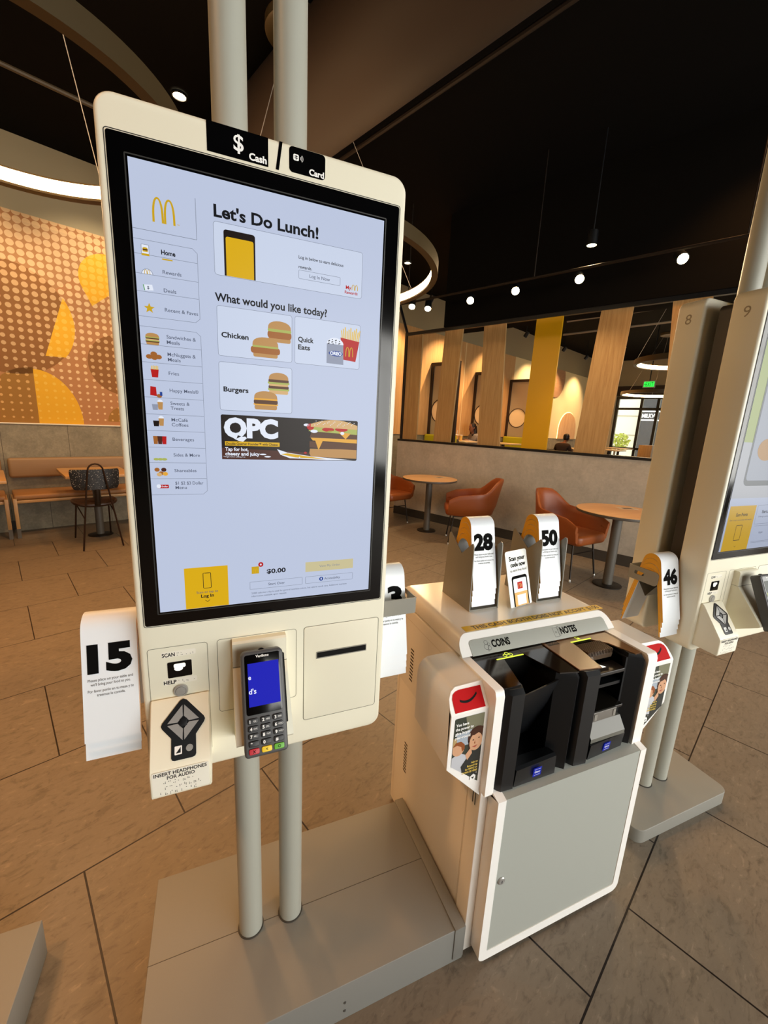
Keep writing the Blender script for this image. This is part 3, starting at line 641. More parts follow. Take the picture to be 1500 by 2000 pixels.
# the back of the pair: kiosk 8 faces away from us
k8 = thing('ordering_kiosk', 'cream self order kiosk numbered 8 facing away, back to back with number 9', 'kiosk', (1.69, .96, .742), 0, KG)
M8 = FR((1.929, 1.005, 0), (-1, 0, 0), (0, 0, 1))
MB().slab(0, .479, .742, 1.885, .026, -.085, 0, .007, 0, M8, 8, True).build('housing', CREAM, k8)
MB().slab(.013, .4655, 1.066, 1.828, .004, -.004, .0016, .0008, 0, M8).build('screen_bezel', BLACKG, k8)
MB().text('8', .03, 0, 1.81, 0, 0, FR((1.4496, .965, 0), (0, -1, 0), (0, 0, 1)), 'C').build('kiosk_number', mat('grey_numeral', '#a2957c', .6), k8)
MB().slab(.0385, .4365, 1.0915, 1.7995, .002, .0017, .0021, 0, 0, M8).build('screen', SBG, k8)
# plinth of the next kiosk, cut by the left edge
o = MB().slab(-1.24, -.47, .68, 1.085, 0.0, .0005, .115, .0015).build('kiosk_plinth', mat('grey_plinth', '#7c7b76', .5, bump=.06, bscale=900))
tag(rebase(o, (-.85, .88, 0)), 'low grey kiosk plinth on the floor at the bottom left corner', 'plinth')

# ------------------------------------------------------------------ card terminals, held on the mounts
def terminal(label, X, Y, live):
    t = thing('payment_terminal', label, 'card terminal', (X, Y, .857), 0, 'card terminals on the kiosks')
    M = FR((X, Y, .857), (1, 0, 0), (0, .072, .165)); L = .180; w = .0375
    MB().slab(-w, w, 0, L, (.007, .007, .009, .009), -.030, 0, .004, 0, M, 5, True).build('body', TERM, t)
    g = MB().slab(-w+.006, w-.006, L-.109, L-.0055, .004, -.001, .0012, .0004, 0, M); g.text('Verifone', .0045, 0, L-.0115, .0014, 1, M, 'C', .02); g.build('front_glass', [BLACKG, WHITEI], t)
    B = emi('terminal_blue', '#0a12b4', 1.0, .6) if live else emi('terminal_green', '#273620', .5)
    d = MB().box(-.0265, .0285, L-.095, L-.0205, .0013, .0016, 0, M)
    if live: d.text('e', .0075, -.0262, L-.048, .0018, 1, M, bold=.02); d.text("d's", .0085, -.0262, L-.073, .0018, 1, M, bold=.02)
    else: d.flat([(-.0265, L-.095), (.006, L-.095), (-.008, L-.072), (-.0265, L-.055)], .0018, 2, M)
    d.build('display', [B, emi('terminal_text', '#e9ecff', 1.0), emi('terminal_lime', '#a8b340', .9)], t)
    KEY = mat('key_black', '#131314', .4)
    names = [['1', '2', '3'], ['4', '5', '6'], ['7', '8', '9'], ['*', '0', '#'], ['X', '<', 'O']]
    sub = [['QZ', 'ABC', 'DEF'], ['GHI', 'JKL', 'MNO'], ['PRS', 'TUV', 'WXY'], ['', '', ''], ['', '', '']]
    for r in range(5):
        for c in range(3):
            cx = (c-1)*.0215; cy = L-.119-r*.0125
            m = KEY if r < 4 else (mat('key_red', '#b81f2d', .4), mat('key_yellow', '#e8c81c', .4), mat('key_green', '#5fae2e', .4))[c]
            k = MB().slab(cx-.0088, cx+.0088, cy-.0047, cy+.0047, .0025, -.001, .0024, .0008, 0, M, 3)
            if r < 4: k.text(names[r][c], .0052, cx-.0058, cy-.0026, .0026, 1, M, bold=.03); k.text(sub[r][c] or ' ', .0025, cx+.0005, cy-.0012, .0026, 1, M)
            else: k.text(names[r][c], .0045, cx, cy-.0022, .0026, 2, M, 'C', .02)
            k.build('key', [m, WHITEI, INK], t)
    MB().slab(w-.0005, w+.0035, .045, L-.012, .001, -.026, -.010, 0, 0, M, 2).build('card_reader', BLACKM, t)
    MB().lathe([(.007, 0), (.007, .006), (.005, .007)], 0, M @ FR((0, L-.001, -.012), (1, 0, 0), (0, 0, 1)) if False else M @ Matrix.Translation(Vector((0, L-.004, -.020))), 14).build('knob', BLACKP, t)
    return t
terminal('grey card terminal with a blue display and keypad on the front kiosk', .066, .640, True)
terminal('grey card terminal with a dark green display on kiosk 9 at the right edge', 1.657, .619, False)

# ------------------------------------------------------------------ cash machine
CX0, CX1 = .593, 1.152
cm = thing('cash_machine', 'white cash machine with coin and note slots, beside the front kiosk', 'cash machine', (.87, .95, 0))
b = MB(); b.slab(CX0, CX1, .737, 1.212, .004, .012, .548, .001); b.slab(CX0, CX1, .8305, 1.212, .004, .547, .832, .003); b.box(CX0+.012, CX1-.012, .831, 1.205, .012, .8425)
b.box(CX0+.03, CX1-.03, .75, 1.19, .0005, .013)
b.build('cabinet', WHITE, cm)
# side panel line and the louvres on the left side
SF = FR((CX0-.0003, 1.212, 0), (0, -1, 0), (0, 0, 1))
v = MB(); v.outline(.018, .470, .03, .795, .012, .0016, .0002, 0, SF, 6)
v.build('side_panel_seam', mat('warm_white_seam', '#cfc6b8', .4), cm)
for (y0, z0) in ((.094, .585), (.094, .215)):
    v = MB()
    for k in range(10): v.box(y0, y0+.022, z0+k*.0125, z0+k*.0125+.0055, .0003, .0005, 0, SF @ Matrix.Translation(Vector((0, 0, 0))))
    v.build('louvre', mat('louvre_shadow', '#3b342c', .8), cm)
# front flange sheet
f = MB(); f.slab(CX0-.004, CX1+.004, .6845, .7335, .002, .016, .547, .001)
f.build('front_flange', WHITE, cm)
f = MB()
for yy in (.702, .712): f.box(CX0-.0046, CX0-.0042, yy, yy+.0025, .49, .53)
f.build('hinge_slot', mat('louvre_shadow', '#3b342c', .8), cm)
# lower door: white rim, grey panel, lock
d = MB(); x0, x1, z0, z1, y0, y1 = .612, 1.146, .016, .545, .645, .684
o = [(x0+.001, z1), (x0+.001, z0+.018)]+[(x0+.018-.017*math.cos(a), z0+.018-.017*math.sin(a)) for a in (.4, .8, 1.2)]+[(x0+.018, z0), (x1-.024, z0)]+[(x1-.024+.023*math.sin(a), z0+.024-.023*math.cos(a)) for a in (.4, .8, 1.2)]+[(x1, z0+.024), (x1, z1)]
i = [(x0+.026, z1), (x0+.026, z0+.034)]+[(x0+.030-.004*math.cos(a), z0+.034-.004*math.sin(a)) for a in (.4, .8, 1.2)]+[(x0+.031, z0+.030), (x1-.034, z0+.030)]+[(x1-.034+.010*math.sin(a), z0+.040-.010*math.cos(a)) for a in (.4, .8, 1.2)]+[(x1-.024, z0+.040), (x1-.024, z1)]
n = len(o); DF = FR((0, y0, 0), (1, 0, 0), (0, 0, 1)); D = y1-y0
vs = [(p[0], p[1], 0) for p in o]+[(p[0], p[1], 0) for p in i]+[(p[0], p[1], -D) for p in o]+[(p[0], p[1], -D) for p in i]
fs = []
for k in range(n-1): fs += [(k, k+1, n+k+1, n+k), (k+1, k, 2*n+k, 2*n+k+1), (n+k, n+k+1, 3*n+k+1, 3*n+k)]
fs += [(0, n, 3*n, 2*n), (n-1, 3*n-1, 4*n-1, 2*n-1)]
d.add(vs, fs, 0, DF); d = d.build('door', PURE, cm)
pn = MB(); pn.prism([(p[0], p[1]) for p in i], -D+.001, -.0015, 0, DF)
pn.add([(i[0][0], i[0][1]+.0005, -.0016), (i[-1][0], i[-1][1]+.0005, -.0016), (i[-1][0], z1+.012, -.075), (i[0][0], z1+.012, -.075), (i[0][0], i[0][1]-.02, -.075), (i[-1][0], i[-1][1]-.02, -.075)], [(0, 1, 2, 3), (2, 5, 4, 3)], 0, DF)
pn.build('door_panel', PANEL, d)
for sx in (0, 1):
    xa, xb = (x0+.001, x0+.026) if sx == 0 else (x1-.024, x1)
    MB().add([(xa, y0+.0005, z1), (xb, y0+.0005, z1), (xb, .684, z1+.012), (xa, .684, z1+.012), (xa, .684, z1-.01), (xb, .684, z1-.01)], [(0, 1, 2, 3), (0, 3, 4), (1, 5, 2)]).build('door_cap', PURE, d)
lk = MB(); LK = DF @ Matrix.Translation(Vector((.656, .283, -.0015)))
lk.lathe([(.0115, 0), (.0115, .002), (.0095, .0045), (.0005, .005)], 0, LK, 24); lk.box(-.001, .001, -.004, .004, .005, .0053, 1, LK); lk.build('lock', [CHROME, BLACKM], d)
# head: side cheeks around the two modules and the back deck
for (xa, xb) in ((.587, .613), (1.112, 1.150)):
    h = MB()
    prof = [(.669, .548), (.669, .826), (.674, .839), (.679, .8425), (.83, .8425), (.83, .548)]
    h.loops([[(xa+.001, y, z) for y, z in prof], [(xb, y, z) for y, z in prof]]); h.build('cheek', PURE, cm)
# lid with a slanted front
ld = MB(); pts = rr(CX0-.004, CX1+.004, .8435, .888, (.002, .002, .034, .034), 8)
def lidy(z): return .862-(.888-z)/.0445*.044
ls = [[(p[0], 1.212, p[1]) for p in pts], [(p[0], lidy(p[1]), p[1]) for p in pts]]
ld.loops(ls); ld = ld.build('lid', WHITE, cm, ang=25)
LF = FR((CX0, .818, .8435), (1, 0, 0), (0, .044, .0445))
fr = MB(); fr.add([(p[0]-CX0, (p[1]-.8435)/.0445*.0626, .0004) for p in pts], [tuple(range(len(pts)))], 0, LF); fr.build('lid_front', PURE, ld)
sb = MB(); sb.slab(.028, .536, -.002, .0415, (.001, .001, .012, .012), .0004, .0016, .0005, 0, LF)
sb.text('COINS', .0185, .098, .0125, .0018, 1, LF, bold=.045, w=.062); sb.text('NOTES', .0185, .348, .0125, .0018, 1, LF, bold=.045, w=.064)
for x, y, r in ((.081, .028, .0062), (.088, .012, .0058), (.079, .016, .0075), (.089, .022, .0042), (.083, .0065, .0030)):
    sb.frame(circ(x, y, r, 20), circ(x, y, r-.0009, 20), .0016, .0018, 2, LF)
sb.outline(.322, .340, .006, .034, .001, .0009, .0018, 2, LF); sb.flat([(.322, .034), (.331, .038), (.349, .037), (.340, .033)], .00175, 3, LF); sb.outline(.340, .3455, .008, .0365, .001, .0009, .0018, 2, LF); sb.text('$5', .005, .331, .0175, .0019, 2, LF, 'C')
rnd = random.Random(5)
for bx in (.112, .362):
    for k in range(5):
        for a in range(2):
            for c in range(3):
                if rnd.random() < .45: sb.flat(circ(bx+k*.0075+a*.0026, .0035+c*.0024, .0009, 6), .0018, 3, LF)
sb.build('sign_band', [PANEL, INK, INKG, mat('raised_grey', '#b8bbb4', .4)], ld)
# yellow tape across the lid edge
tp = MB(); TFm = FR((.628, .8665, .8885), (1, 0, 0), (0, 1, 0)); tp.box(0, .526, 0, .027, -.0002, .0004, 0, TFm)
tp.text('THIS CASH BOOTH DOES NOT ACCEPT $100', .0165, .028, .0055, .0006, 1, TFm, bold=.02, w=.490)
tp.build('tape', [TAPE, mat('tape_print', '#3b3106', .5)], ld)

# the two black modules
GRNB = emi('green_bar', '#c6d94a', 1.0, glass=False); GLOW = emi('soft_glow', '#cfcfc4', .6, glass=False)
def column(mb, xs, ys, z0, z1, mi=0, top=None):
    # a post with its own plan outline, chamfered at the front top
    pl = list(zip(xs, ys)); cx = sum(xs)/len(xs)
    l = [[(x, y, z0) for x, y in pl], [(x, y, z1-.010) for x, y in pl], [(x, y+(.010 if y < .70 else 0), z1) for x, y in pl]]
    mb.loops(l, mi)
def label_blue(parent, x, y, z, M=None):
    F = FR((x, y, z), (1, 0, 0), (0, 0, 1)) if M is None else M
    q = MB().slab(-.0135, .0135, -.0135, .0135, .001, 0, .0006, 0, 0, F, 2); q.slab(-.010, .010, .0085, .0092, .0002, .0006, .0008, 0, 1, F, 2); q.text('Glory', .0055, 0, -.002, .0008, 1, F, 'C', .02); q.slab(-.010, .010, -.0092, -.0085, .0002, .0006, .0008, 0, 1, F, 2)
    q.build('blue_badge', [emi('badge_blue', '#1c35d8', .5, .4), WHITEI], parent)
BR2 = mat('coin_deck_reflection', '#18100a', 0.10, spec=0.9)  # black gloss plastic, its brownish reflection put into the base colour
m1 = MB()                                  # coin module housing
column(m1, [.618, .632, .668, .674, .674, .618], [.678, .664, .662, .674, .815, .815], .553, .836)
column(m1, [.800, .842, .853, .853, .812], [.700, .665, .672, .815, .815], .553, .836)
m1.box(.618, .853, .800, .816, .553, .838); m1.box(.67, .81, .69, .81, .553, .585)
m1.add([(.670, .668, .814), (.812, .694, .814), (.808, .712, .740), (.671, .690, .740), (.670, .672, .814), (.812, .698, .814), (.808, .716, .740), (.671, .694, .740), (.806, .770, .600), (.672, .758, .600)], [(0, 1, 2, 3), (0, 4, 5, 1), (4, 7, 6, 5), (3, 2, 8, 9)], 0)
coin = m1.build('coin_module', BLACKP, cm)
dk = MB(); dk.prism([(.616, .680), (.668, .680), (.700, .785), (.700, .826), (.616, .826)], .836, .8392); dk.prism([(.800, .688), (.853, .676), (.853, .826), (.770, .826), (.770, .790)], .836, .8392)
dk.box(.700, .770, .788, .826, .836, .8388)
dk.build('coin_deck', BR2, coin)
MB().slab(.678, .768, .7865, .7905, .001, .8388, .8398, 0, 0).build('green_bar', GRNB, coin)
ic = MB()
for x, y in ((.714, .799), (.724, .806), (.733, .799)): ic.frame(circ(x, y, .0062, 16), circ(x, y, .0045, 16), .8390, .8395)
ic.build('coin_icon', GRNB, coin)
bw = MB(); bw.add([(.676, .695, .80), (.800, .71, .80), (.800, .795, .80), (.676, .795, .80), (.70, .725, .72), (.775, .735, .72), (.775, .785, .72), (.70, .785, .72)], [(0, 4, 5, 1), (1, 5, 6, 2), (2, 6, 7, 3), (3, 7, 4, 0), (4, 7, 6, 5)]); bw.build('coin_bowl', BLACKR, coin)
tr = MB(); tr.loops([[(.672, y, z), (.808, y+dy, z)] for y, z, dy in ((.664, .553, 0), (.660, .606, .006), (.668, .610, .006), (.70, .606, .0))], 0, None, False, False, False)
tr.add([(.672, .664, .553), (.672, .66, .606), (.672, .70, .606), (.808, .664, .553), (.808, .666, .606), (.808, .70, .606)], [(0, 1, 2), (3, 5, 4)]); tr = tr.build('coin_tray', BLACKP, coin, smooth=False)
label_blue(coin, .742, .6622, .582, FR((.742, .6605, .582), (1, .03, 0), (0, -.06, 1)))
m2 = MB()                                  # note module housing
column(m2, [.864, .874, .916, .932, .932, .864], [.680, .664, .660, .676, .815, .815], .553, .836)
column(m2, [1.070, 1.100, 1.110, 1.110, 1.086], [.700, .672, .684, .815, .815], .553, .838)
m2.box(.864, 1.110, .800, .816, .553, .838); m2.box(.93, 1.075, .69, .81, .553, .60)
m2.box(1.063, 1.070, .70, .805, .60, .826); m2.loops([[(1.063, .70, .74), (1.063, .712, .822), (1.063, .745, .822), (1.063, .755, .80), (1.063, .80, .795), (1.063, .80, .74)], [(1.073, .70, .74), (1.073, .712, .822), (1.073, .745, .822), (1.073, .755, .80), (1.073, .80, .795), (1.073, .80, .74)]])
m2.box(.932, 1.066, .705, .80, .742, .752)
note = m2.build('note_module', BLACKP, cm)
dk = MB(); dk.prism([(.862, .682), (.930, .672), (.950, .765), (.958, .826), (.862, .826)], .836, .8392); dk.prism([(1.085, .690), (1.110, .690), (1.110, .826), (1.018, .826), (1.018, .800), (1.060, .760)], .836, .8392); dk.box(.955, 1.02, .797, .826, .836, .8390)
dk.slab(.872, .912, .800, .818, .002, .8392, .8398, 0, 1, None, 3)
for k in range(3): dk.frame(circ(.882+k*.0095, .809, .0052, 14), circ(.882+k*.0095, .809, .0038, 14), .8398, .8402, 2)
dk.build('note_deck', [mat('note_deck_reflection', '#6b4a2c', 0.28, spec=0.7), BLACKG, mat('dark_bronze', '#3a281a', .3)], note)  # deck top is black plastic with a brown reflection painted in
MB().slab(.950, 1.030, .7945, .7985, .001, .8391, .8402, 0, 0).build('green_bar', GRNB, note)
ic = MB(); ic.outline(.984, .996, .803, .817, .002, .0016, .8394, 0); ic.box(.984, .996, .803, .809, .8394, .8396, 0); ic.build('note_icon', GRNB, note)
rb = MB(); rb.loops([[(.950, .735, .812), (1.048, .735, .812)], [(.950, .733, .826), (1.048, .733, .826)], [(.954, .782, .838), (1.040, .782, .838)], [(.954, .786, .812), (1.040, .786, .812)]], 0, None, False, False, False)
for k in range(16): rb.box(.953+k*.0061, .9555+k*.0061, .734, .781, .825, .8395)
rb.build('note_bezel', mat('smoked_clear', '#5a4a3c', .12, spec=.8), note, smooth=False)
MB().slab(.945, 1.055, .692, .735, .004, .790, .800, .002).build('note_mouth', mat('warm_black', '#1d1815', .3), note)
MB().add([(.988, .712, .8008), (1.003, .712, .8008), (.993, .726, .8008)], [(0, 1, 2)]).build('arrow_light', emi('arrow_white', '#f4efe4', 1.2, glass=False), note)
ct = MB(); ct.slab(.934, 1.060, .683, .80, .003, .682, .690, .002); ct.slab(.940, 1.030, .678, .684, .002, .662, .690, .001, 1); ct.slab(.944, .955, .6765, .6785, .001, .666, .686, 0, 2); ct.slab(1.016, 1.026, .6765, .6785, .001, .666, .686, 0, 2)
ct.build('clear_tray', [mat('tray_black', '#17140f', .25), mat('tray_clear', '#6f6a63', .2, spec=.8), mat('tray_light', '#8d8981', .2)], note)
lg = MB(); lg.loops([[(.934, y, z), (1.066, y, z)] for y, z in ((.79, .650), (.690, .648), (.668, .615), (.668, .603), (.70, .60))], 0, None, False, False, False)
lg.add([(1.066, .79, .65), (1.066, .69, .648), (1.066, .668, .615), (1.066, .668, .603), (1.066, .70, .60)], [(0, 1, 2, 3, 4)]); lg.build('grey_ledge', mat('ledge_grey', '#66655d', .4), note, smooth=False)
MB().loops([[(.930, .667, .553), (.930, .662, .602), (.930, .70, .602), (.930, .70, .553)], [(1.072, .674, .553), (1.072, .670, .602), (1.072, .70, .602), (1.072, .70, .553)]]).build('note_front', BLACKP, note, smooth=False)
label_blue(note, 1.0, .6655, .578, FR((1.0, .6665, .578), (1, .05, 0), (0, -.09, 1)))
sh = MB().box(.616, 1.111, .79, .80, .553, .836); sh.build('module_back', BLACKM, cm)

# ------------------------------------------------------------------ donation boxes on either side of the cash machine
PO = [mat('poster_green', '#3b4036', .25), mat('poster_olive', '#7b7a63', .25), mat('poster_pale', '#a8b3bf', .25), mat('poster_skin', '#d3a27f', .25), mat('poster_hair', '#43261a', .25), mat('poster_redhair', '#8f4f28', .25),
      mat('poster_cloth', '#c4c6cd', .25), mat('poster_coat', '#2f3230', .25), mat('poster_yellow', '#e0c257', .3), WHITEI, mat('poster_lip', '#a8503f', .3), mat('poster_sill', '#b89d6a', .3)]
def donation(label, x0, x1, inner_right):
    t = thing('donation_box', label, 'donation box', ((x0+x1)/2, .77, .54), 0, 'donation boxes on the cash machine')
    W = x1-x0
    def X(u): return x0+u if inner_right else x1-u          # u from the outer edge to the machine
    ol = [(.0, .642), (.0, .800), (.004, .818), (.013, .830), (.026, .8365), (W, .838), (W, .534)]
    def yf(z): return .690+max(0, z-.789)*.76
    def loop(ins, dy):
        c = (W/2, .70); return [(X(u+(W/2-u)*ins/(W/2)), yf(z)+dy, z+(c[1]-z)*ins/.14) for u, z in ol]
    def full(ls): return ls if inner_right else [list(reversed(l)) for l in ls]
    pts = lambda f: [f(u, z) for u, z in ol]
    bk = [(X(u), .865, z if z > .7 else .70+(z-.70)*.75) for u, z in ol]
    # insert the crease at z=.789 so the front folds cleanly
    def crease(l): return l
    s = MB(); ls = [bk, [(X(u), yf(z)+.003, z) for u, z in ol]]
    s.loops(full(ls), 0, None, True, False); body = s.build('body', WHITE, t)
    fr = MB(); sg = 1 if inner_right else -1
    lo = [(0, .789), (0, .642), (W, .534), (W, .789)]
    fr.add([(X(u), yf(z), z) for u, z in lo], [(0, 1, 2, 3) if inner_right else (3, 2, 1, 0)], 0)
    up = [(0, .789), (W, .789), (W, .838), (.026, .8365), (.013, .830), (.004, .818), (0, .800)]
    fr.add([(X(u), yf(z), z) for u, z in up], [tuple(range(7)) if inner_right else tuple(reversed(range(7)))], 0)
    fo = [(0, .642), (W, .534), (W, .838), (.026, .8365), (.013, .830), (.004, .818), (0, .80), (0, .789)]
    fr.add([(X(u), yf(z), z) for u, z in fo]+[(X(u), yf(z)+.004, z) for u, z in fo], [(k, (k+1) % 8, 8+(k+1) % 8, 8+k) for k in range(8)], 0)
    fr.build('front_frame', PURE, t)
    UF = FR((X(0) if inner_right else X(W), .690, .789), (1, 0, 0), (0, .76, 1)); K = math.hypot(.76, 1)
    def U(u): return u if inner_right else W-u
    rp = [(.011, .004), (W-.010, .004), (W-.010, .052), (.036, .052), (.024, .050), (.015, .044), (.011, .034)]
    rd = MB().add([(U(u), v, .0008) for u, v in rp], [tuple(range(7)) if inner_right else tuple(reversed(range(7)))], 0, UF).build('slot_plate', RED, t)
    sl = MB(); pu, pl = [], []
    for k in range(13):
        f = k/12; u = .030+f*.050; v = .022+.022*(f-.42)**2*1.6+f*.004
        pu.append((u, v+.0028)); pl.append((u, v-.0028))
    pl2 = pu+list(reversed(pl)); off = 0 if inner_right else W-.112
    sl.add([(p[0]+off, p[1], .0012) for p in reversed(pl2)], [tuple(range(26))], 0, UF); sl.build('coin_slot', BLACKM, rd)
    # poster
    ox = X(0) if inner_right else X(W); PF = FR((ox, .690, 0), (1, 0, 0), (0, 0, 1))
    p = MB()
    zb = (lambda x: .648-(x-.011)*.80) if inner_right else (lambda x: .566+(x-.012)*.80)
    a, c = (.011, W-.012) if inner_right else (.012, W-.011)
    def P(pts, h, mi):
        q = []
        for (x, z) in pts:
            x = min(max(x, a), c); q.append((x, max(z, zb(x))))
        p.flat(q, h, mi, PF)
    e = .0006
    p.flat([(a, zb(a)), (c, zb(c)), (c, .776), (c-.003, .779), (a+.003, .779), (a, .776)], e, 0, PF)
    P([(a+.03, .779), (c, .779), (c, .70), (a+.045, .70)], e+.0001, 1); P([(a+.008, .735), (a+.05, .742), (a+.05, .70), (a+.012, .70)], e+.0002, 2); P([(a, .725), (a+.02, .727), (a+.02, .70), (a, .70)], e+.00015, 11)
    P([(a, .672), (a+.02, .682), (a+.045, .668), (a+.048, .64), (a+.03, .615), (a, .62)], e+.0003, 6)                     # child's shirt
    P(circ(a+.016, .693, .017, 16, .019), e+.0004, 3); P([(a+.000, .702), (a+.008, .713), (a+.022, .714), (a+.033, .703), (a+.034, .690), (a+.027, .684), (a+.024, .698), (a+.012, .705)], e+.0005, 5)
    P([(c-.030, .675), (c, .690), (c, .60), (c-.05, .60), (c-.055, .640)], e+.0005, 7)                                 # coat
    P(circ(c-.016, .716, .026, 20, .030), e+.0006, 4); P([(c-.04, .71), (c-.035, .67), (c-.03, .66), (c-.028, .70)], e+.0006, 4)
    P(circ(c-.018, .703, .0185, 20, .025), e+.0007, 3); P([(c-.04, .726), (c-.025, .722), (c-.012, .727), (c, .735), (c, .742), (c-.02, .745)], e+.0008, 4)
    P(circ(c-.026, .709, .0026, 8, .0016), e+.0009, 4); P(circ(c-.010, .712, .0026, 8, .0016), e+.0009, 4); P([(c-.028, .690), (c-.012, .693), (c-.019, .686)], e+.0009, 10); P([(c-.021, .708), (c-.023, .698), (c-.019, .697)], e+.0009, 5)
    P([(c-.045, .672), (c-.03, .69), (c-.026, .672), (c-.038, .655)], e+.0008, 3)
    dx = a
    for k, (w_, ww) in enumerate((('You have', .036), ('the power to', .050), ('give hope', .040), ('year-round', .043))): p.text(w_, .0072, dx+.003, .758-k*.0115, e+.0011, 9, PF, bold=.03, w=ww)
    xr = c-.006
    for k, (w_, ww) in enumerate((('Ask to', .020), ('Round-Up', .030), ('for RMHC or', .035), ('DONATE HERE', .043))):
        p.text(w_, .0052, xr if inner_right else xr-.022, .642-k*.0085+(0 if inner_right else .01), e+.0011, 8, PF, 'R', .03, w=ww)
    hx, hz = (xr-.010, .592) if inner_right else (a+.016, .592)
    p.flat([(hx-.008, hz), (hx+.008, hz), (hx+.008, hz+.011), (hx+.001, hz+.017), (hx-.008, hz+.011)], e+.0011, 9, PF); p.flat([(hx, hz+.002), (hx+.004, hz+.007), (hx+.002, hz+.009), (hx, hz+.007), (hx-.002, hz+.009), (hx-.004, hz+.007)], e+.0012, 0, PF); p.flat(circ(hx+.009, hz+.019, .0012, 6), e+.0011, 9, PF)
    p.build('poster', PO, t)
    return t
donation('white donation box with a red slot plate on the left side of the cash machine', .483, .5885, True)
donation('white donation box with a red slot plate on the right side of the cash machine', 1.157, 1.262, False)

# ------------------------------------------------------------------ table number tents, nested in stacks
def tent(label, apex, num, legs=.187, full=True, w=.087):
    # local: x across, front towards -y, apex at z=0; parked on its feet height
    a = math.radians(13); R = .031; T = .0042; H = legs
    prof = []; inner = []
    def side(rad):
        o = []
        o.append((-(rad*math.cos(a)+H*math.tan(a)*1.0), -R-H+rad*math.sin(a)*0))
        for k in range(13):
            th = PI-a - (PI-2*a)*k/12
            th = PI-a + 0 if k == 0 else th
            o.append((rad*math.cos(th+0), -R+rad*math.sin(th)))
        o.append((rad*math.cos(a)+H*math.tan(a), -R-H))
        return o
    out = side(R); inn = [(p[0]*(.995 if k not in (0, 14) else .94), p[1]-(.0170 if k not in (0, 14) else 0)) for k, p in enumerate(out)]
    t = thing('table_tent', label, 'table number', apex, 0, 'table number tents')
    bd = MB(); yl = MB(); n = len(out)
    for s_, x in ((0, -w/2), (1, w/2)):
        vs = [(x, p[0], p[1]) for p in out]+[(x, p[0], p[1]) for p in inn]
        yl.add(vs, [((k, k+1, n+k+1, n+k) if s_ else (k+1, k, n+k, n+k+1)) for k in range(n-1)], 0)
    for pr, fl in ((out, 0), (inn, 1)):
        vs = [(-w/2, p[0], p[1]) for p in pr]+[(w/2, p[0], p[1]) for p in pr]
        bd.add(vs, [((k, k+1, n+k+1, n+k) if fl else (k+1, k, n+k, n+k+1)) for k in range(n-1)], 0)
    for k in (0, n-1):
        yl.add([(-w/2, *out[k]), (w/2, *out[k]), (w/2, *inn[k]), (-w/2, *inn[k])], [(0, 1, 2, 3)], 0)
    M0 = Matrix.Translation(Vector(apex))
    bd.v = [M0 @ p for p in bd.v]; yl.v = [M0 @ p for p in yl.v]
    bd = bd.build('sleeve', PAPER, t); yl.build('foam_edge', YEL, t)
    p0, p1 = Vector((0, *out[0])), Vector((0, *out[1])); up = (p1-p0).normalized(); L = (p1-p0).length
    F = FR(tuple(M0 @ Vector((-w/2, out[0][0], out[0][1]))), (1, 0, 0), tuple(up))
    lb = MB(); 
    if full:
        lb.text(num, .0455, w/2, L-.0725, .0006, 0, F, 'C', .055, w=.070 if len(num) > 1 else .036)
        for k, (s_, ww) in enumerate((('Please place on your table and', .070), ("we'll bring your food to you.", .062))): lb.text(s_, .0048, w/2, L-.090-k*.0078, .0006, 1, F, 'C', .004, w=ww)
        for k, (s_, ww) in enumerate((('Por favor ponlo en tu mesa y te', .071), ('traemos la comida.', .044))): lb.text(s_, .0048, w/2, L-.1095-k*.0078, .0006, 1, F, 'C', .004, w=ww)
        lb.build('number_print', [INK, INKG], bd)
    return t
ORD = ('second', 'third', 'fourth')
def stack(num, apex, n, where, shown=None, shift=.0178):
    rn = random.Random(int(num))
    for k in range(n):
        dx = 0 if k == 0 else rn.uniform(-.0006, .0006)
        lab = ('white table tent with number %s, topmost of the stack %s' % (num, where)) if k == 0 else ('white table tent nested %s under the number %s tent' % (ORD[k-1], num))
        if k == n-1 and n > 2: lab = 'lowest white table tent nested under the number %s tent' % num
        tent(lab, (apex[0]+dx, apex[1], apex[2]-k*shift), shown or num, .187, k == 0)
stack('15', (-.1915, .842, 1.076), 3, 'left of front kiosk')
stack('28', (.762, 1.050, 1.171), 4, 'in the left holder')
stack('50', (1.020, 1.042, 1.171), 4, 'in the right holder')
stack('46', (1.398, .868, 1.060), 4, 'beside kiosk 9')
stack('13', (.3865, .905, 1.095), 4, 'right of front kiosk')

# holders
def crown(label, x0, x1, y0, y1, z):
    t = thing('tent_holder', label, 'holder', ((x0+x1)/2, (y0+y1)/2, z), 0, 'grey crown shaped tent holders')
    th = .0028
    pr = [(y0-.008, z), (y0+.0005, z+.205), (y0+.004, z+.213), (y0+.010, z+.214), (y0+.014, z+.210), (y0+.062, z+.168), (y1-.028, z+.212), (y1-.020, z+.220), (y1-.013, z+.217), (y1-.010, z+.208), (y1+.004, z)]
    for nm, x in (('side_plate', x0), ('side_plate', x1-th)):
        MB().loops([[(x, y, zz) for y, zz in pr], [(x+th, y, zz) for y, zz in pr]]).build(nm, HOLD, t, smooth=False)
    MB().box(x0+th+.0003, x1-th-.0003, y0-.006, y1+.003, z, z+.004).build('base_tray', HOLD, t)
    MB().loops([[(x, y1+.0035-.012*(zz-z)/.2, zz) for x, zz in ((x0+th+.0003, z+.0045), (x1-th-.0003, z+.0045), (x1-th-.0003, z+.13), (x0+th+.0003, z+.13))], [(x, y1+.001-.012*(zz-z)/.2, zz) for x, zz in ((x0+th+.0003, z+.0045), (x1-th-.0003, z+.0045), (x1-th-.0003, z+.13), (x0+th+.0003, z+.13))]]).build('back_plate', HOLD, t, smooth=False)
    return t
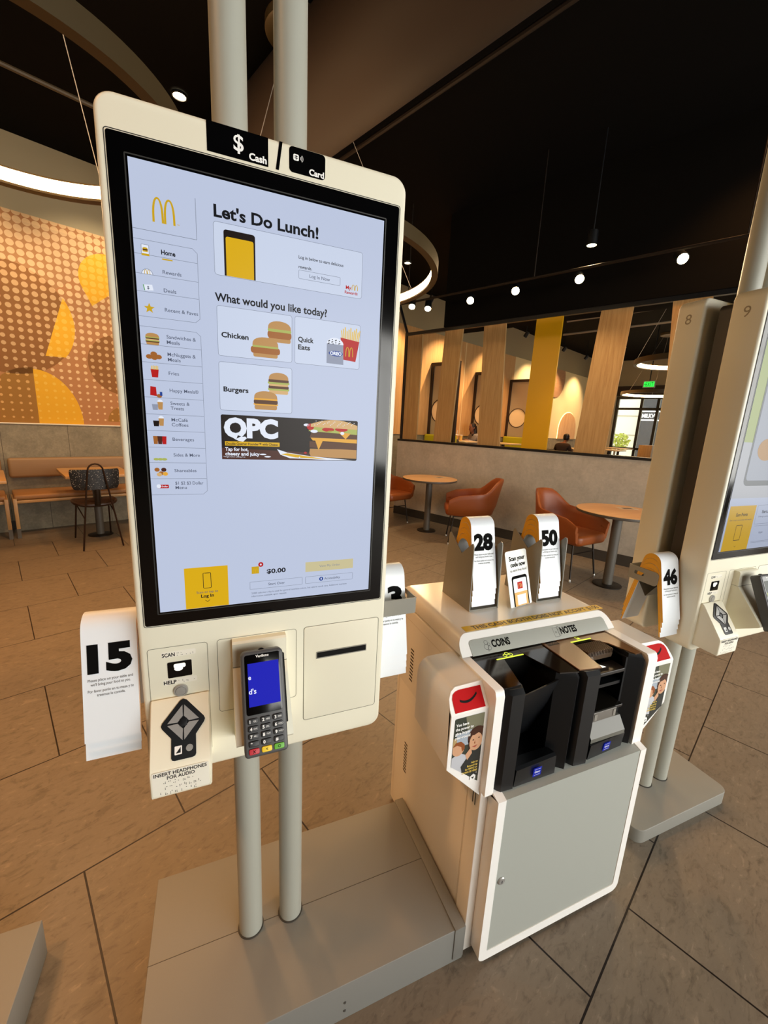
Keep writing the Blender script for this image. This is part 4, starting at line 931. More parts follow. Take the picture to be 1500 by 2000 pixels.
crown('grey metal crown shaped holder around the number 28 tents on the cash machine', .7065, .8145, .978, 1.130, .8883)
crown('grey metal crown shaped holder around the number 50 tents on the cash machine', .9645, 1.0725, .972, 1.124, .8883)
def bracket(label, pts, z0, z1, slot=None, lip=None, face='x'):
    t = thing('tent_bracket', label, 'bracket', (pts[0][0], pts[0][1], z0), 0, 'grey sheet brackets for table tents')
    th = .0028
    for k in range(len(pts)-1):
        (xa, ya), (xb, yb) = pts[k], pts[k+1]
        d = Vector((xb-xa, yb-ya, 0)); L = d.length; F = FR((xa, ya, z0), tuple(d), (0, 0, 1)); H = z1-z0
        m = MB(); r = (0, .012 if k == len(pts)-2 else 0, .012 if k == len(pts)-2 else 0, 0)
        if slot and k == len(pts)-2:
            o = rr(0, L, 0, H, r, 5); i = rr(slot[0], slot[1], H*.42, H*.68, .004, 5); m.frame(o, i, 0, th, 0, F)
        else: m.slab(0, L, 0, H, r, 0, th, 0, 0, F, 5)
        m.build('arm_plate', HOLD, t, smooth=False)
    if lip: lip(t)
    return t
bracket('grey sheet bracket carrying the number 46 tents on the side of kiosk 9', [(1.449, .940), (1.354, .940), (1.354, .836)], .952, 1.000, (.020, .055),
        lambda t: MB().add([(1.358, .84, .952), (1.440, .84, .952), (1.440, .872, .905), (1.358, .872, .905), (1.358, .905, .952), (1.440, .905, .952)], [(0, 1, 2, 3), (3, 2, 5, 4)]).build('hanger', HOLD, t, smooth=False))
bracket('grey sheet bracket in front of the number 13 tents right of the front kiosk', [(.3385, .822), (.437, .822), (.437, .930)], .995, 1.035, (.045, .08))
bracket('grey sheet bracket behind the number 15 tents left of the front kiosk', [(-.1415, .93), (-.24, .93), (-.24, .86)], .965, 1.01, (.02, .05))

# promo card on the cash machine
pc = thing('promo_card', 'white card leaning between the two tent holders, inviting to scan a code', 'card', (.9, .962, .8885))
o_ = Vector((.853, .953, .8886)); xv = Vector((.098, .012, .004)); uv_ = Vector((-.036, .044, .175))
CF = FR(tuple(o_), tuple(xv), tuple(uv_)); CW, CH = .094, .180
q = MB(); q.slab(0, CW, 0, CH, (.004, .004, .008, .008), -.002, 0, 0, 0, CF); q.build('card', mat('card_white', '#eceee8', .3), pc)
q = MB(); q.text('Scan your', .0135, CW/2+.002, CH-.032, .0006, 0, CF, 'C', .03, w=.070); q.text('code now', .0135, CW/2+.004, CH-.052, .0006, 0, CF, 'C', .03, w=.066); q.text('to earn free food', .0085, CW/2+.003, CH-.068, .0006, 1, CF, 'C', .004, w=.072)
q.slab(.016, .084, .0006, .098, (.001, .001, .009, .009), .0003, .0005, 0, 0, CF); q.slab(.021, .079, .0006, .089, (.001, .001, .005, .005), .0006, .0008, 0, 2, CF); q.slab(.038, .060, .055, .077, .001, .0009, .0011, 0, 3, CF, 2); arches(q, .049, .0585, .014, .014, 4, CF, .0013); q.box(.021, .079, .0006, .045, .0009, .001, 4, CF); q.box(.032, .070, .004, .036, .0011, .0012, 2, CF)
q.build('card_print', [INK, INKG, PAPER, RED, mat('card_gold', '#dba63c', .4)], pc)
MB().add([(.902-.012, .955, .8886), (.902+.012, .957, .8886), (.902+.012, .995, .8886), (.902-.012, .993, .8886), (.895, .985, .95), (.913, .987, .95)], [(0, 1, 2, 3), (3, 2, 5, 4)]).build('easel_back', PAPER, pc, smooth=False)

# ------------------------------------------------------------------ dining area along the back wall (building frame, x = e, y = q)
OAK = node_mat('oak_veneer', wood_nodes(('#9a7242', '#ac8552', '#bd9a66'), 2, .45))
OAKH = node_mat('oak_board', wood_nodes(('#a8814f', '#b9905c', '#c8a472'), 0, .4))
TAUPE = mat('taupe_upholstery', '#8b6b48', 0.55, noise=.06, nscale=6)
SEATL = mat('caramel_upholstery', '#95683a', 0.5, noise=.06, nscale=6)
# mural of dots and half circles
MUR = []
def mural_mat(n, b, d): m = node_mat(n, dot_nodes(b, d)); MUR.append(m); return len(MUR)-1
mB = mural_mat('mural_amber', '#a9744a', '#dcb88a'); mD = mural_mat('mural_brown', '#85582f', '#c79f72'); mT = mural_mat('mural_tan', '#a2744c', '#d2ae84'); mY = mural_mat('mural_gold', '#d79f26', '#dcae48'); mO = mural_mat('mural_olive', '#94682f', '#cfa063'); mL = mural_mat('mural_light', '#c08750', '#f3d092')
mu = MB(); MF = FR((0, BACKQ, 0), (1, 0, 0), (0, 0, 1))
mu.slab(-3.6, 3.4, 1.2525, 3.505, 0, 0, .003, 0, mB, MF, 1)
def disc(cx, cz, r, mi, h, a0=0, a1=360): mu.flat([(x, z) for x, z in circ(cx, cz, r, 48, None, a0, a1) if 1.253 < z < 3.504] if a1-a0 == 360 else circ(cx, cz, r, 40, None, a0, a1), .003+h, mi, MF)
disc(.38, 3.42, .72, mT, .0003); disc(.28, 2.40, .60, mD, .0006)
mu.flat([(.805, 2.712)]+[(.28+.612*math.cos(a), 2.40+.612*math.sin(a)) for a in [math.radians(30-5.5*k) for k in range(13)]]+[(.584, 2.035)], .0040, mY, MF)
c2 = [(x, z) for x, z in circ(.465, 1.46, .43, 60)]
mu.flat([(x, max(z, 1.2535)) for x, z in c2 if x < .50], .0036, mO, MF)
mu.flat([(.452, 1.2535)]+[(.452+.435*math.sin(a), 1.2535+.62*math.cos(a)) for a in [PI/2*k/20 for k in range(21)]], .0040, mY, MF)
disc(1.36, 2.02, .37, mD, .0006)
mu.flat([(1.092, 2.685)]+[(1.30+.32*math.cos(a), 3.0+.31*math.sin(a)) for a in [math.radians(205-8*k) for k in range(20)]]+[(1.62, 2.9), (1.40, 2.95)], .0040, mY, MF)
disc(1.35, 1.30, .20, mO, .0006, 0, 180); disc(2.3, 2.7, .45, mD, .0006); disc(2.5, 1.8, .4, mT, .0006)
mo = mu.build('wall_mural', MUR, None); mo.rotation_euler = (0, 0, TILE); tag(mo, 'amber dotted wall mural with gold half circles above the bench', 'mural')
# benches
def bench(label, e0, e1, legs):
    t = thing('banquette_bench', label, 'bench', EQ((e0+e1)/2, 6.2), TILE, 'benches along the back wall')
    b = MB(); b.box(e0+.01, e1-.01, 6.335, BACKQ-.035, .622, .852, 0, TF, .03, 3); b.build('back_cushion', TAUPE, t)
    b = MB(); b.box(e0+.012, e1-.012, 5.952, 6.42, .421, .480, 0, TF, .02, 3); b.build('seat_cushion', SEATL, t)
    b = MB(); b.box(e0, e1, 5.955, 6.44, .388, .4205, 0, TF, .003); b.build('seat_rail', OAKH, t)
    for l in legs:
        MB().box(l-.0165, l+.0165, 5.925, 5.953, .108, .446, 0, TF, .002).box(l-.0165, l+.0165, 5.953, 6.44, .36, .3878, 0, TF).build('leg', OAK, t)
        MB().box(l-.0168, l+.0168, 5.9245, 5.9535, 0, .108, 0, TF).build('leg_sock', mat('sock_grey', '#56524a', .6), t)
    MB().box(e0+.02, e1-.02, 6.30, BACKQ-.036, 0.0, .36, 0, TF).build('plinth_panel', node_mat('bench_stone', stone_nodes(('#6b6352', '#857c69', '#a1977f'), 5.0, 0.7, (0.62, 1.3, 0.35, -0.3, 0.0))), t)
    return t
bench('tan upholstered bench with wooden rail under the mural, behind the speckled chair', .104, 3.1, (.122, 1.6, 3.08))
bench('tan upholstered bench cut by the left edge, beside the longer mural bench', -2.9, .070, (.052, -1.4, -2.88))
def square_table(label, e0, e1, q0, q1):
    t = thing('square_table', label, 'table', EQ((e0+e1)/2, (q0+q1)/2), TILE, 'square tables by the bench')
    MB().box(e0, e1, q0, q1, .725, .755, 0, TF, .004).build('tabletop', OAKH, t)
    cx, cy = (e0+e1)/2, (q0+q1)/2; c = TF @ Vector((cx, cy, 0))
    MB().cyl(c, .040, .012, .724, 0).build('pedestal', mat('pedestal_grey', '#57534c', .4), t)
    MB().lathe([(.20*0+.125, .0005), (.125, .008), (.11, .012), (.03, .014)], 0, Matrix.Translation(c), 32).build('foot_plate', STEELD, t)
    return t
square_table('small square oak table at the bench, behind the speckled chair', .52, 1.14, 5.28, 6.05)
square_table('square oak table cut by the left edge of the view', -.56, .068, 5.146, 6.02)
# black speckled chair with a rod frame
def speck(nt, b):
    v = _mapping(nt); vo = nt.nodes.new('ShaderNodeTexVoronoi'); vo.inputs['Scale'].default_value = 55; nt.links.new(v, vo.inputs['Vector'])
    n = _noise(nt, v, 90, 3)
    c = _mix(nt, 0.0, '#08090b', '#08090b'); r = ramp(nt, vo.outputs['Distance'], [(.13, '#c9c6bf'), (.2, '#08090c')])
    r2 = ramp(nt, n, [(.62, '#08090c'), (.70, '#a9a7a2')])
    nt.links.new(_mix(nt, 1.0, r, r2, 'ADD'), b.inputs['Base Color']); b.inputs['Roughness'].default_value = .45
SPECK = node_mat('speckled_plastic', speck)
ch = thing('dining_chair', 'black speckled dining chair with a bent rod frame, its back to us', 'chair', EQ(.757, 5.36), TILE)
CF2 = RZ(EQ(.757, 5.36), TILE)
b = MB(); nx = 14; ls = []
for off in (0, .012):
    for zz, wv in ((.622, .175), (.63, .192), (.66, .205), (.80, .218), (.828, .214), (.836, .205)):
        ls.append([(wv*(-1+2*k/nx), -.235-off+.05*(1-(1-2*k/nx)**2)*-1+.05, zz) for k in range(nx+1)])
n6 = 6; vs = [p for l in ls for p in l]; W_ = nx+1; fs = []
for side in (0, 1):
    for r in range(n6-1):
        for k in range(nx):
            a = side*n6*W_+r*W_+k; q_ = (a, a+1, a+W_+1, a+W_); fs.append(q_ if side else tuple(reversed(q_)))
A0, B0 = 0, n6*W_
for k in range(nx): fs += [(A0+k, A0+k+1, B0+k+1, B0+k), (A0+(n6-1)*W_+k+1, A0+(n6-1)*W_+k, B0+(n6-1)*W_+k, B0+(n6-1)*W_+k+1)]
for r in range(n6-1): fs += [(A0+r*W_, B0+r*W_, B0+(r+1)*W_, A0+(r+1)*W_), (A0+r*W_+nx, A0+(r+1)*W_+nx, B0+(r+1)*W_+nx, B0+r*W_+nx)]
b.add(vs, fs, 0, CF2); b.build('backrest', SPECK, ch)
b = MB(); ls = []
for s_, zz in ((.86, .425), (.97, .435), (1.0, .448), (.985, .460), (.93, .468), (.4, .462)):
    ls.append([(s_*.208*math.copysign(abs(math.cos(a))**.7, math.cos(a)), s_*.205*math.copysign(abs(math.sin(a))**.7, math.sin(a))+.01, zz+.02*abs(math.cos(a))**2) for a in [2*PI*k/28 for k in range(28)]])
b.loops(ls, 0, CF2); b.build('seat', mat('dark_brown_seat', '#2a1710', .4), ch)
MB().tube([(0, -.19, .45), (0, -.215, .52), (0, -.228, .63)], .028, 0, CF2, 10).build('back_support', STEELD, ch)
RODM = mat('bronze_rod', '#3b2a20', .35, metal=.7)
lp = [(-.178, -.315, .0), (-.10, -.262, .60)]+[(-.068*math.cos(PI*k/8)-0, -.245, .82+.075*math.sin(PI*k/8)) for k in range(9)]+[(.10, -.262, .60), (.178, -.315, .0)]
MB().tube(lp, .0085, 0, CF2, 8).build('rear_frame', RODM, ch)
for s_ in (-1, 1):
    MB().tube([(s_*.150, .13, .43), (s_*.172, .29, .0)], .0085, 0, CF2, 8).build('front_leg', RODM, ch)
    MB().tube([(s_*.152, .135, .425), (s_*.140, -.284, .34)], .006, 0, CF2, 8).build('side_rod', RODM, ch)

# ------------------------------------------------------------------ seats and tables along the half wall
def armchair_proto(label, loc, rz, grp):
    t = thing('tub_armchair', label, 'chair', (0, 0, 0), 0, grp)
    W, B, R = .285, .25, .225
    path = []                                                 # plan of the shell: arm front, round the back, other arm front
    for k in range(6): path.append((-W, -B+.045*k*1.4))
    cy = path[-1][1]
    for k in range(1, 20):
        a = PI-PI*k/20; path.append((W*math.cos(a), cy+.30*math.sin(a)))
    for k in range(6): path.append((W, cy-.045*k*1.4))
    N = len(path); ls = []
    for i, (x, y) in enumerate(path):
        u = abs(i-(N-1)/2)/((N-1)/2)                          # 0 at the back, 1 at an arm front
        sm = lambda a, b_, v: (lambda q: q*q*(3-2*q))(min(1, max(0, (v-a)/(b_-a))))
        top = .84-.175*sm(.16, .52, u)-.035*sm(.55, .95, u)-.055*sm(.88, 1.0, u)
        bot = .375+.02*sm(.9, 1, u)
        nx_, ny_ = x/W, max(0, (y-cy)/.30); c0 = (0, min(y, cy))
        prof = [(.80, bot), (.90, bot+.02), (.965, .50), (1.0, top-.06), (1.005, top-.02), (.985, top), (.93, top+.002), (.885, top-.02), (.865, top-.07), (.83, .52), (.78, .43)]
        pl = []
        for s_, z in prof:
            lean = .07*sm(.5, .0, u)*(z-.45)/.4                # the back leans outward
            pl.append((x*s_, c0[1]+(y-c0[1])*s_+lean*max(0, ny_)**.5*1.0, z))
        ls.append(pl)
    n = len(ls[0]); vs = [p for l in ls for p in l]; fs = []
    for i in range(N-1):
        for k in range(n-1): fs.append((i*n+k, (i+1)*n+k, (i+1)*n+k+1, i*n+k+1))
    fs.append(tuple(range(n))); fs.append(tuple(reversed([(N-1)*n+k for k in range(n)])))
    MB().add(vs, fs).build('shell', LEATHER, t, ang=60)
    s = MB(); s.slab(-.235, .235, -.275, .22, (.06, .06, .20, .20), .372, .475, .035, 0, None, 8, True, 4); s.build('seat_cushion', LEATHER, t, ang=60)
    s = MB(); s.tube([(-.17, -.17, .362), (.17, -.17, .362), (.17, .14, .362), (-.17, .14, .362)], .009, 0, None, 8, True); s.build('under_frame', STEELD, t)
    for sx in (-1, 1):
        for sy, fy in ((-.17, -.215), (.14, .22)):
            MB().tube([(sx*.165, sy, .37), (sx*.205, fy, .012)], .0088, 0, None, 8).build('leg', STEELD, t)
            MB().lathe([(.012, .0), (.014, .008), (.010, .022), (.004, .028)], 0, Matrix.Translation(Vector((sx*.206, fy, 0))), 12).build('foot_cap', CHROME, t)
    s = MB(); s.tube([(-.178, -.185, .27), (.178, -.185, .27)], .006, 0, None, 6); s.build('stretcher', STEELD, t)
    t.location = loc; t.rotation_euler = (0, 0, rz)
    return t
AG = 'tan tub armchairs by the half wall'
def face(dx, dy): return math.atan2(dy, dx)+PI/2            # local -y looks along (dx, dy)
ac = armchair_proto('tan tub armchair facing left, side on to us, right of the farther round table', (2.955, 4.335, 0), face(-.89, .455), AG)
copy_tree(ac, (3.375, 3.06, 0), face(.16, -.985), 'tan tub armchair facing the round table beside kiosk 8', AG)
copy_tree(ac, (2.375, 5.52, 0), face(.36, -.93), 'tan tub armchair half hidden by the front kiosk', AG)
WTOP = node_mat('table_oak', wood_nodes(('#b98a58', '#c99c6a', '#d8b183'), 0, .35, .7))
def round_table(label, x, y, r, paper):
    t = thing('round_table', label, 'table', (x, y, 0), 0, 'round pedestal tables')
    M = Matrix.Translation(Vector((x, y, 0)))
    MB().lathe([(r-.012, .718), (r-.002, .722), (r, .740), (r-.001, .7435)], 0, M, 64).build('table_edge', mat('table_edge_dark', '#4b4238', .5), t)
    MB().lathe([(r-.001, .7436), (r-.003, .7475), (.01, .748)], 0, M, 64).build('tabletop', WTOP, t)
    MB().lathe([(.044, .012), (.044, .717)], 0, M, 24).build('pedestal', mat('pedestal_grey', '#57534c', .4), t)
    MB().lathe([(.13, .0005), (.13, .009), (.12, .013), (.045, .015)], 0, M, 40).build('foot_plate', STEELD, t)
    p = MB(); F = RZ((*paper[:2], .7484), paper[2]); p.box(-.09, .09, -.045, .045, 0, .001, 0, F); p.box(-.045, .05, -.028, .028, .001, .0012, 1, F)
    o = p.build('paper_card', [mat('leaflet_paper', '#c9bda8', .6), mat('leaflet_print', '#5d4a3a', .6)]); rebase(o, (*paper[:2], .7484), paper[2])
    tag(o, paper[3], 'leaflet', 'leaflets on the round tables')
    return t
round_table('farther round oak table on a grey pedestal, between two tan armchairs', 2.72, 4.93, .375, (2.90, 4.98, .3, 'printed leaflet lying on the farther round table'))
round_table('nearer round oak table on a grey pedestal, cut off by kiosk 8', 3.53, 2.655, .375, (3.72, 2.72, -.4, 'printed leaflet lying on the nearer round table beside kiosk 8'))

# ------------------------------------------------------------------ screen of slats on the half wall (x along the wall)
HF2 = RZ(HA, HROT)
fr = thing('slat_screen', 'leaning oak slats and one yellow slat framed in black on the half wall', 'screen', HA, HROT)
MB().box(0, HL, .045, .095, 2.785, 2.83, 0, HF2).build('top_rail', BLACKP, fr)
MB().box(0.0, .045, .045, .095, 1.2255, 2.785, 0, HF2).build('post', BLACKP, fr)
MB().tube([tuple(HF2 @ Vector((.02, .07, 2.82))), tuple(HF2 @ Vector((-.16, .07, 3.25)))], .022, 0, None, 8).build('brace', BLACKP, fr)
SY = mat('mustard_panel', '#cc9800', .45)
for tt0, tt1, tb0, tb1, m in ((.05, .325, .05, .325, OAK), (.730, 1.02, .655, .955, OAK), (1.345, 1.655, 1.41, 1.74, OAK), (2.057, 2.372, 2.047, 2.37, SY), (2.782, 3.095, 2.70, 3.037, OAK), (3.443, 3.76, 3.58, 3.91, OAK), (4.15, 4.46, 4.15, 4.46, OAK)):
    o = MB().loops([[(tb0, y, 1.2256), (tt0, y, 2.7845), (tt1, y, 2.7845), (tb1, y, 1.2256)] for y in (.056, .084)], 0, HF2).build('slat', m, fr, smooth=False)
    if m is SY: o['label'] = 'mustard yellow slat'

# ------------------------------------------------------------------ far room behind the half wall
OAKL = node_mat('wall_oak', wood_nodes(('#b98751', '#cb9a62', '#d9ae79'), 2, .5, .5))
CREAMW = mat('cream_wall', '#e6d3a6', .8, noise=.03, nscale=1.5)
grid_obj(MB().box(5.2, 11.2, BACKQ-.03, BACKQ-.02, 1.24, 3.51).box(5.2, 11.2, BACKQ-.02, BACKQ, 1.24, 3.51), 'trim_6', OAKL)
for k, e in enumerate((8.46, 8.79)):
    grid_obj(MB().box(e-.012, e+.012, BACKQ-.034, BACKQ-.0305, 1.24, 3.5), 'trim_%d' % (7+k), mat('pale_batten', '#e9cf9d', .5))
grid_obj(MB().box(11.2, E1-.12, BACKQ-.03, BACKQ, 1.24, 3.515), 'trim_9', CREAMW)
wd = MB(); WF = FR((0, BACKQ-.031, 0), (1, 0, 0), (0, 0, 1))
wd.prism([(x, min(z, 3.51)) for x, z in circ(13.95, 3.22, .62, 48)], 0, .03, 0, WF)
o = wd.build('wall_disc', node_mat('wood_disc', wood_nodes(('#96694a', '#a97b58', '#b98c66'), 0, .5, .6)), None); o.rotation_euler = (0, 0, TILE); tag(o, 'wooden disc high on the cream wall right of the yellow slat', 'wall panel')
aw = thing('wall_arch', 'arched wooden panel with a glowing rim on the cream wall', 'wall panel', EQ(15.3, BACKQ-.05, 1.24), TILE)
arc_o = [(14.55, 1.245)]+[(15.3-.75*math.cos(a), 1.55+.64*math.sin(a)) for a in [PI*k/24 for k in range(25)]]+[(16.05, 1.245)]
arc_i = [(15.3+(x-15.3)*.965, z if z < 1.25 else 1.55+(z-1.55)*.965) for x, z in arc_o]
wd = MB(); wd.prism(arc_i, 0, .03, 0, WF); wd.v = [TF @ p for p in wd.v]; wd.build('wood_face', OAKL, aw)
wd = MB(); wd.frame(arc_o, arc_i, .002, .014, 0, WF); wd.v = [TF @ p for p in wd.v]; wd.build('glow_rim', emi('rim_glow', '#ffe7a0', 2.2, glass=False), aw)
# booth dividers across the far room: dark frame, grey panel, pale round window
DIV = 'booth dividers in the far room'; BTH = 'lime booth seats in the far room'
def frost_nodes(nt, b):
    b.inputs['Base Color'].default_value = lin('#f7ead0'); b.inputs['Roughness'].default_value = .7
    tr_ = nt.nodes.new('ShaderNodeBsdfTranslucent'); tr_.inputs[0].default_value = lin('#fbeed6')
    mx = nt.nodes.new('ShaderNodeMixShader'); mx.inputs[0].default_value = .55
    nt.links.new(b.outputs[0], mx.inputs[1]); nt.links.new(tr_.outputs[0], mx.inputs[2])
    nt.links.new(mx.outputs[0], [n for n in nt.nodes if n.type == 'OUTPUT_MATERIAL'][0].inputs[0])
FROST = node_mat('frosted_round', frost_nodes)
def divider(label, e):
    t = thing('booth_divider', label, 'divider', EQ(e, 5.9, .3), TILE, DIV)
    m = MB(); F = FR((e, BACKQ-.035, 0), (0, -1, 0), (0, 0, 1))      # seen from the entrance side: x runs away from the wall
    H0, H1, LN = .30, 2.86, .78
    m.frame([(0, H0), (LN, H0), (LN, H1), (0, H1)], [(.07, H0+.05), (LN-.05, H0+.05), (LN-.05, H1-.07), (.07, H1-.07)], -.04, .04, 0, F); m.v = [TF @ p for p in m.v]; m.build('frame', mat('divider_dark', '#2a1a10', .5), t)
    m = MB(); cx_, cz_ = .33, 1.80; X0, X1, Z0, Z1 = .07, LN-.05, H0+.05, H1-.07
    an = sorted([2*PI*k/48-PI+.003 for k in range(48)]+[math.atan2(z-cz_, x-cx_) for x in (X0, X1) for z in (Z0, Z1)])
    o_, i_ = [], []
    for a in an:
        ca, sa = math.cos(a), math.sin(a)
        tt = min(((X1 if ca > 0 else X0)-cx_)/ca if abs(ca) > 1e-6 else 1e9, ((Z1 if sa > 0 else Z0)-cz_)/sa if abs(sa) > 1e-6 else 1e9)
        o_.append((cx_+ca*tt, cz_+sa*tt)); i_.append((cx_+.256*ca, cz_+.256*sa))
    m.frame(o_, i_, -.012, .012, 0, F); m.v = [TF @ p for p in m.v]; m.build('panel', mat('divider_grey', '#a89a80', .6), t)
    m = MB(); m.prism(circ(.33, 1.80, .2555, 40), -.003, .003, 0, F); m.v = [TF @ p for p in m.v]; m.build('frosted_pane', FROST, t)
    m = MB(); m.frame(circ(.33, 1.80, .268, 40), circ(.33, 1.80, .255, 40), -.02, .02, 0, F); m.v = [TF @ p for p in m.v]; m.build('round_window', mat('divider_dark', '#2a1a10', .5), t)
def booth(label, e, sgn):
    t = thing('booth_bench', label, 'booth', EQ(e, 5.9, .3), TILE, BTH); LM = mat('lime_vinyl', '#a9a317', .45)
    MB().box(min(e, e+sgn*.12), max(e, e+sgn*.12), 5.68, 6.40, .72, 1.265, 0, TF, .04, 3).build('back_cushion', LM, t)
    MB().box(min(e, e+sgn*.50), max(e, e+sgn*.50), 5.68, 6.40, .62, .745, 0, TF, .03, 3).build('seat_cushion', LM, t)
    MB().box(min(e, e+sgn*.46), max(e, e+sgn*.46), 5.70, 6.38, .301, .62, 0, TF).build('plinth', mat('booth_plinth', '#4a3a2a', .6), t)
for e, wh in ((7.55, 'behind the second oak slat'), (9.3, 'behind the third oak slat'), (11.05, 'left of the yellow slat')):
    divider('dark booth divider with round window, '+wh, e)
    booth('lime booth seat on the near side of the divider '+wh, e-.05, -1)
    booth('lime booth seat on the far side of the divider '+wh, e+.05, 1)
def booth_table(label, e, q0, q1, h=1.10):
    t = thing('booth_table', label, 'table', EQ(e, (q0+q1)/2, .3), TILE, 'booth tables in the far room')
    MB().box(e-.33, e+.33, q0, q1, h-.035, h, 0, TF, .003).build('tabletop', mat('pale_tabletop', '#d6bd92', .4), t)
    MB().cyl(TF @ Vector((e, (q0+q1)/2, 0)), .04, .302, h-.036).build('pedestal', STEELD, t)
booth_table('booth table with two cups in front of the seated woman', 8.43, 5.72, 6.38, 1.135)
booth_table('pale booth table left of the yellow slat', 10.15, 5.5, 6.35)
booth_table('booth table in front of the man in the dark jacket', 12.45, 4.6, 5.3, 1.02)
for (e, q, c, lid_, lab) in ((8.30, 6.135, '#c9953a', True, 'clear iced coffee cup with a straw on the booth table'), (8.42, 6.10, '#d8b45c', False, 'pale paper cup beside the iced coffee on the booth table')):
    t = thing('drink_cup', lab, 'cup', EQ(e, q, 1.1355), 0); F = Matrix.Translation(EQ(e, q, 1.1355))
    MB().lathe([(.034, 0), (.046, .13)], 0, F, 18).build('cup', mat('cup_'+c[1:], c, .3), t)
    MB().lathe([(.048, .128), (.048, .138), (.03, .146 if lid_ else .14)], 0, F, 18).build('lid', PAPER, t)
    if lid_: MB().tube([(F @ Vector((0, 0, .13))), (F @ Vector((.012, 0, .25)))], .005, 0, None, 6).build('straw', PAPER, t)
o = MB().box(8.50, 8.73, 5.95, 6.2, 1.1355, 1.147, 0, TF, .002).build('serving_tray', mat('tray_paper', '#cfcabf', .5)); rebase(o, EQ(8.61, 6.07, 1.1355), TILE); tag(o, 'pale serving tray on the booth table by the seated woman', 'tray')
o = MB().box(15.4, 16.2, 4.6, 5.0, .301, 1.17, 0, TF, .005).build('oak_cabinet', OAK); rebase(o, EQ(15.8, 4.8, .301), TILE); tag(o, 'oak waste cabinet in front of the far window', 'cabinet')
o.location = EQ(16.6, 4.05, .301)
for k, (e, q, lab) in enumerate(((13.0, 4.15, 'pale table top near the far window, left of the column'), (15.3, 4.6, 'white table under the far window'))):
    t = thing('cafe_table', lab, 'table', EQ(e, q, .3), TILE, 'tables by the far window'); MB().box(e-.35, e+.35, q-.35, q+.35, 1.01, 1.04, 0, TF).build('tabletop', mat('pale_tabletop', '#d6bd92', .4), t); MB().cyl(TF @ Vector((e, q, 0)), .04, .302, 1.01).build('pedestal', STEELD, t)

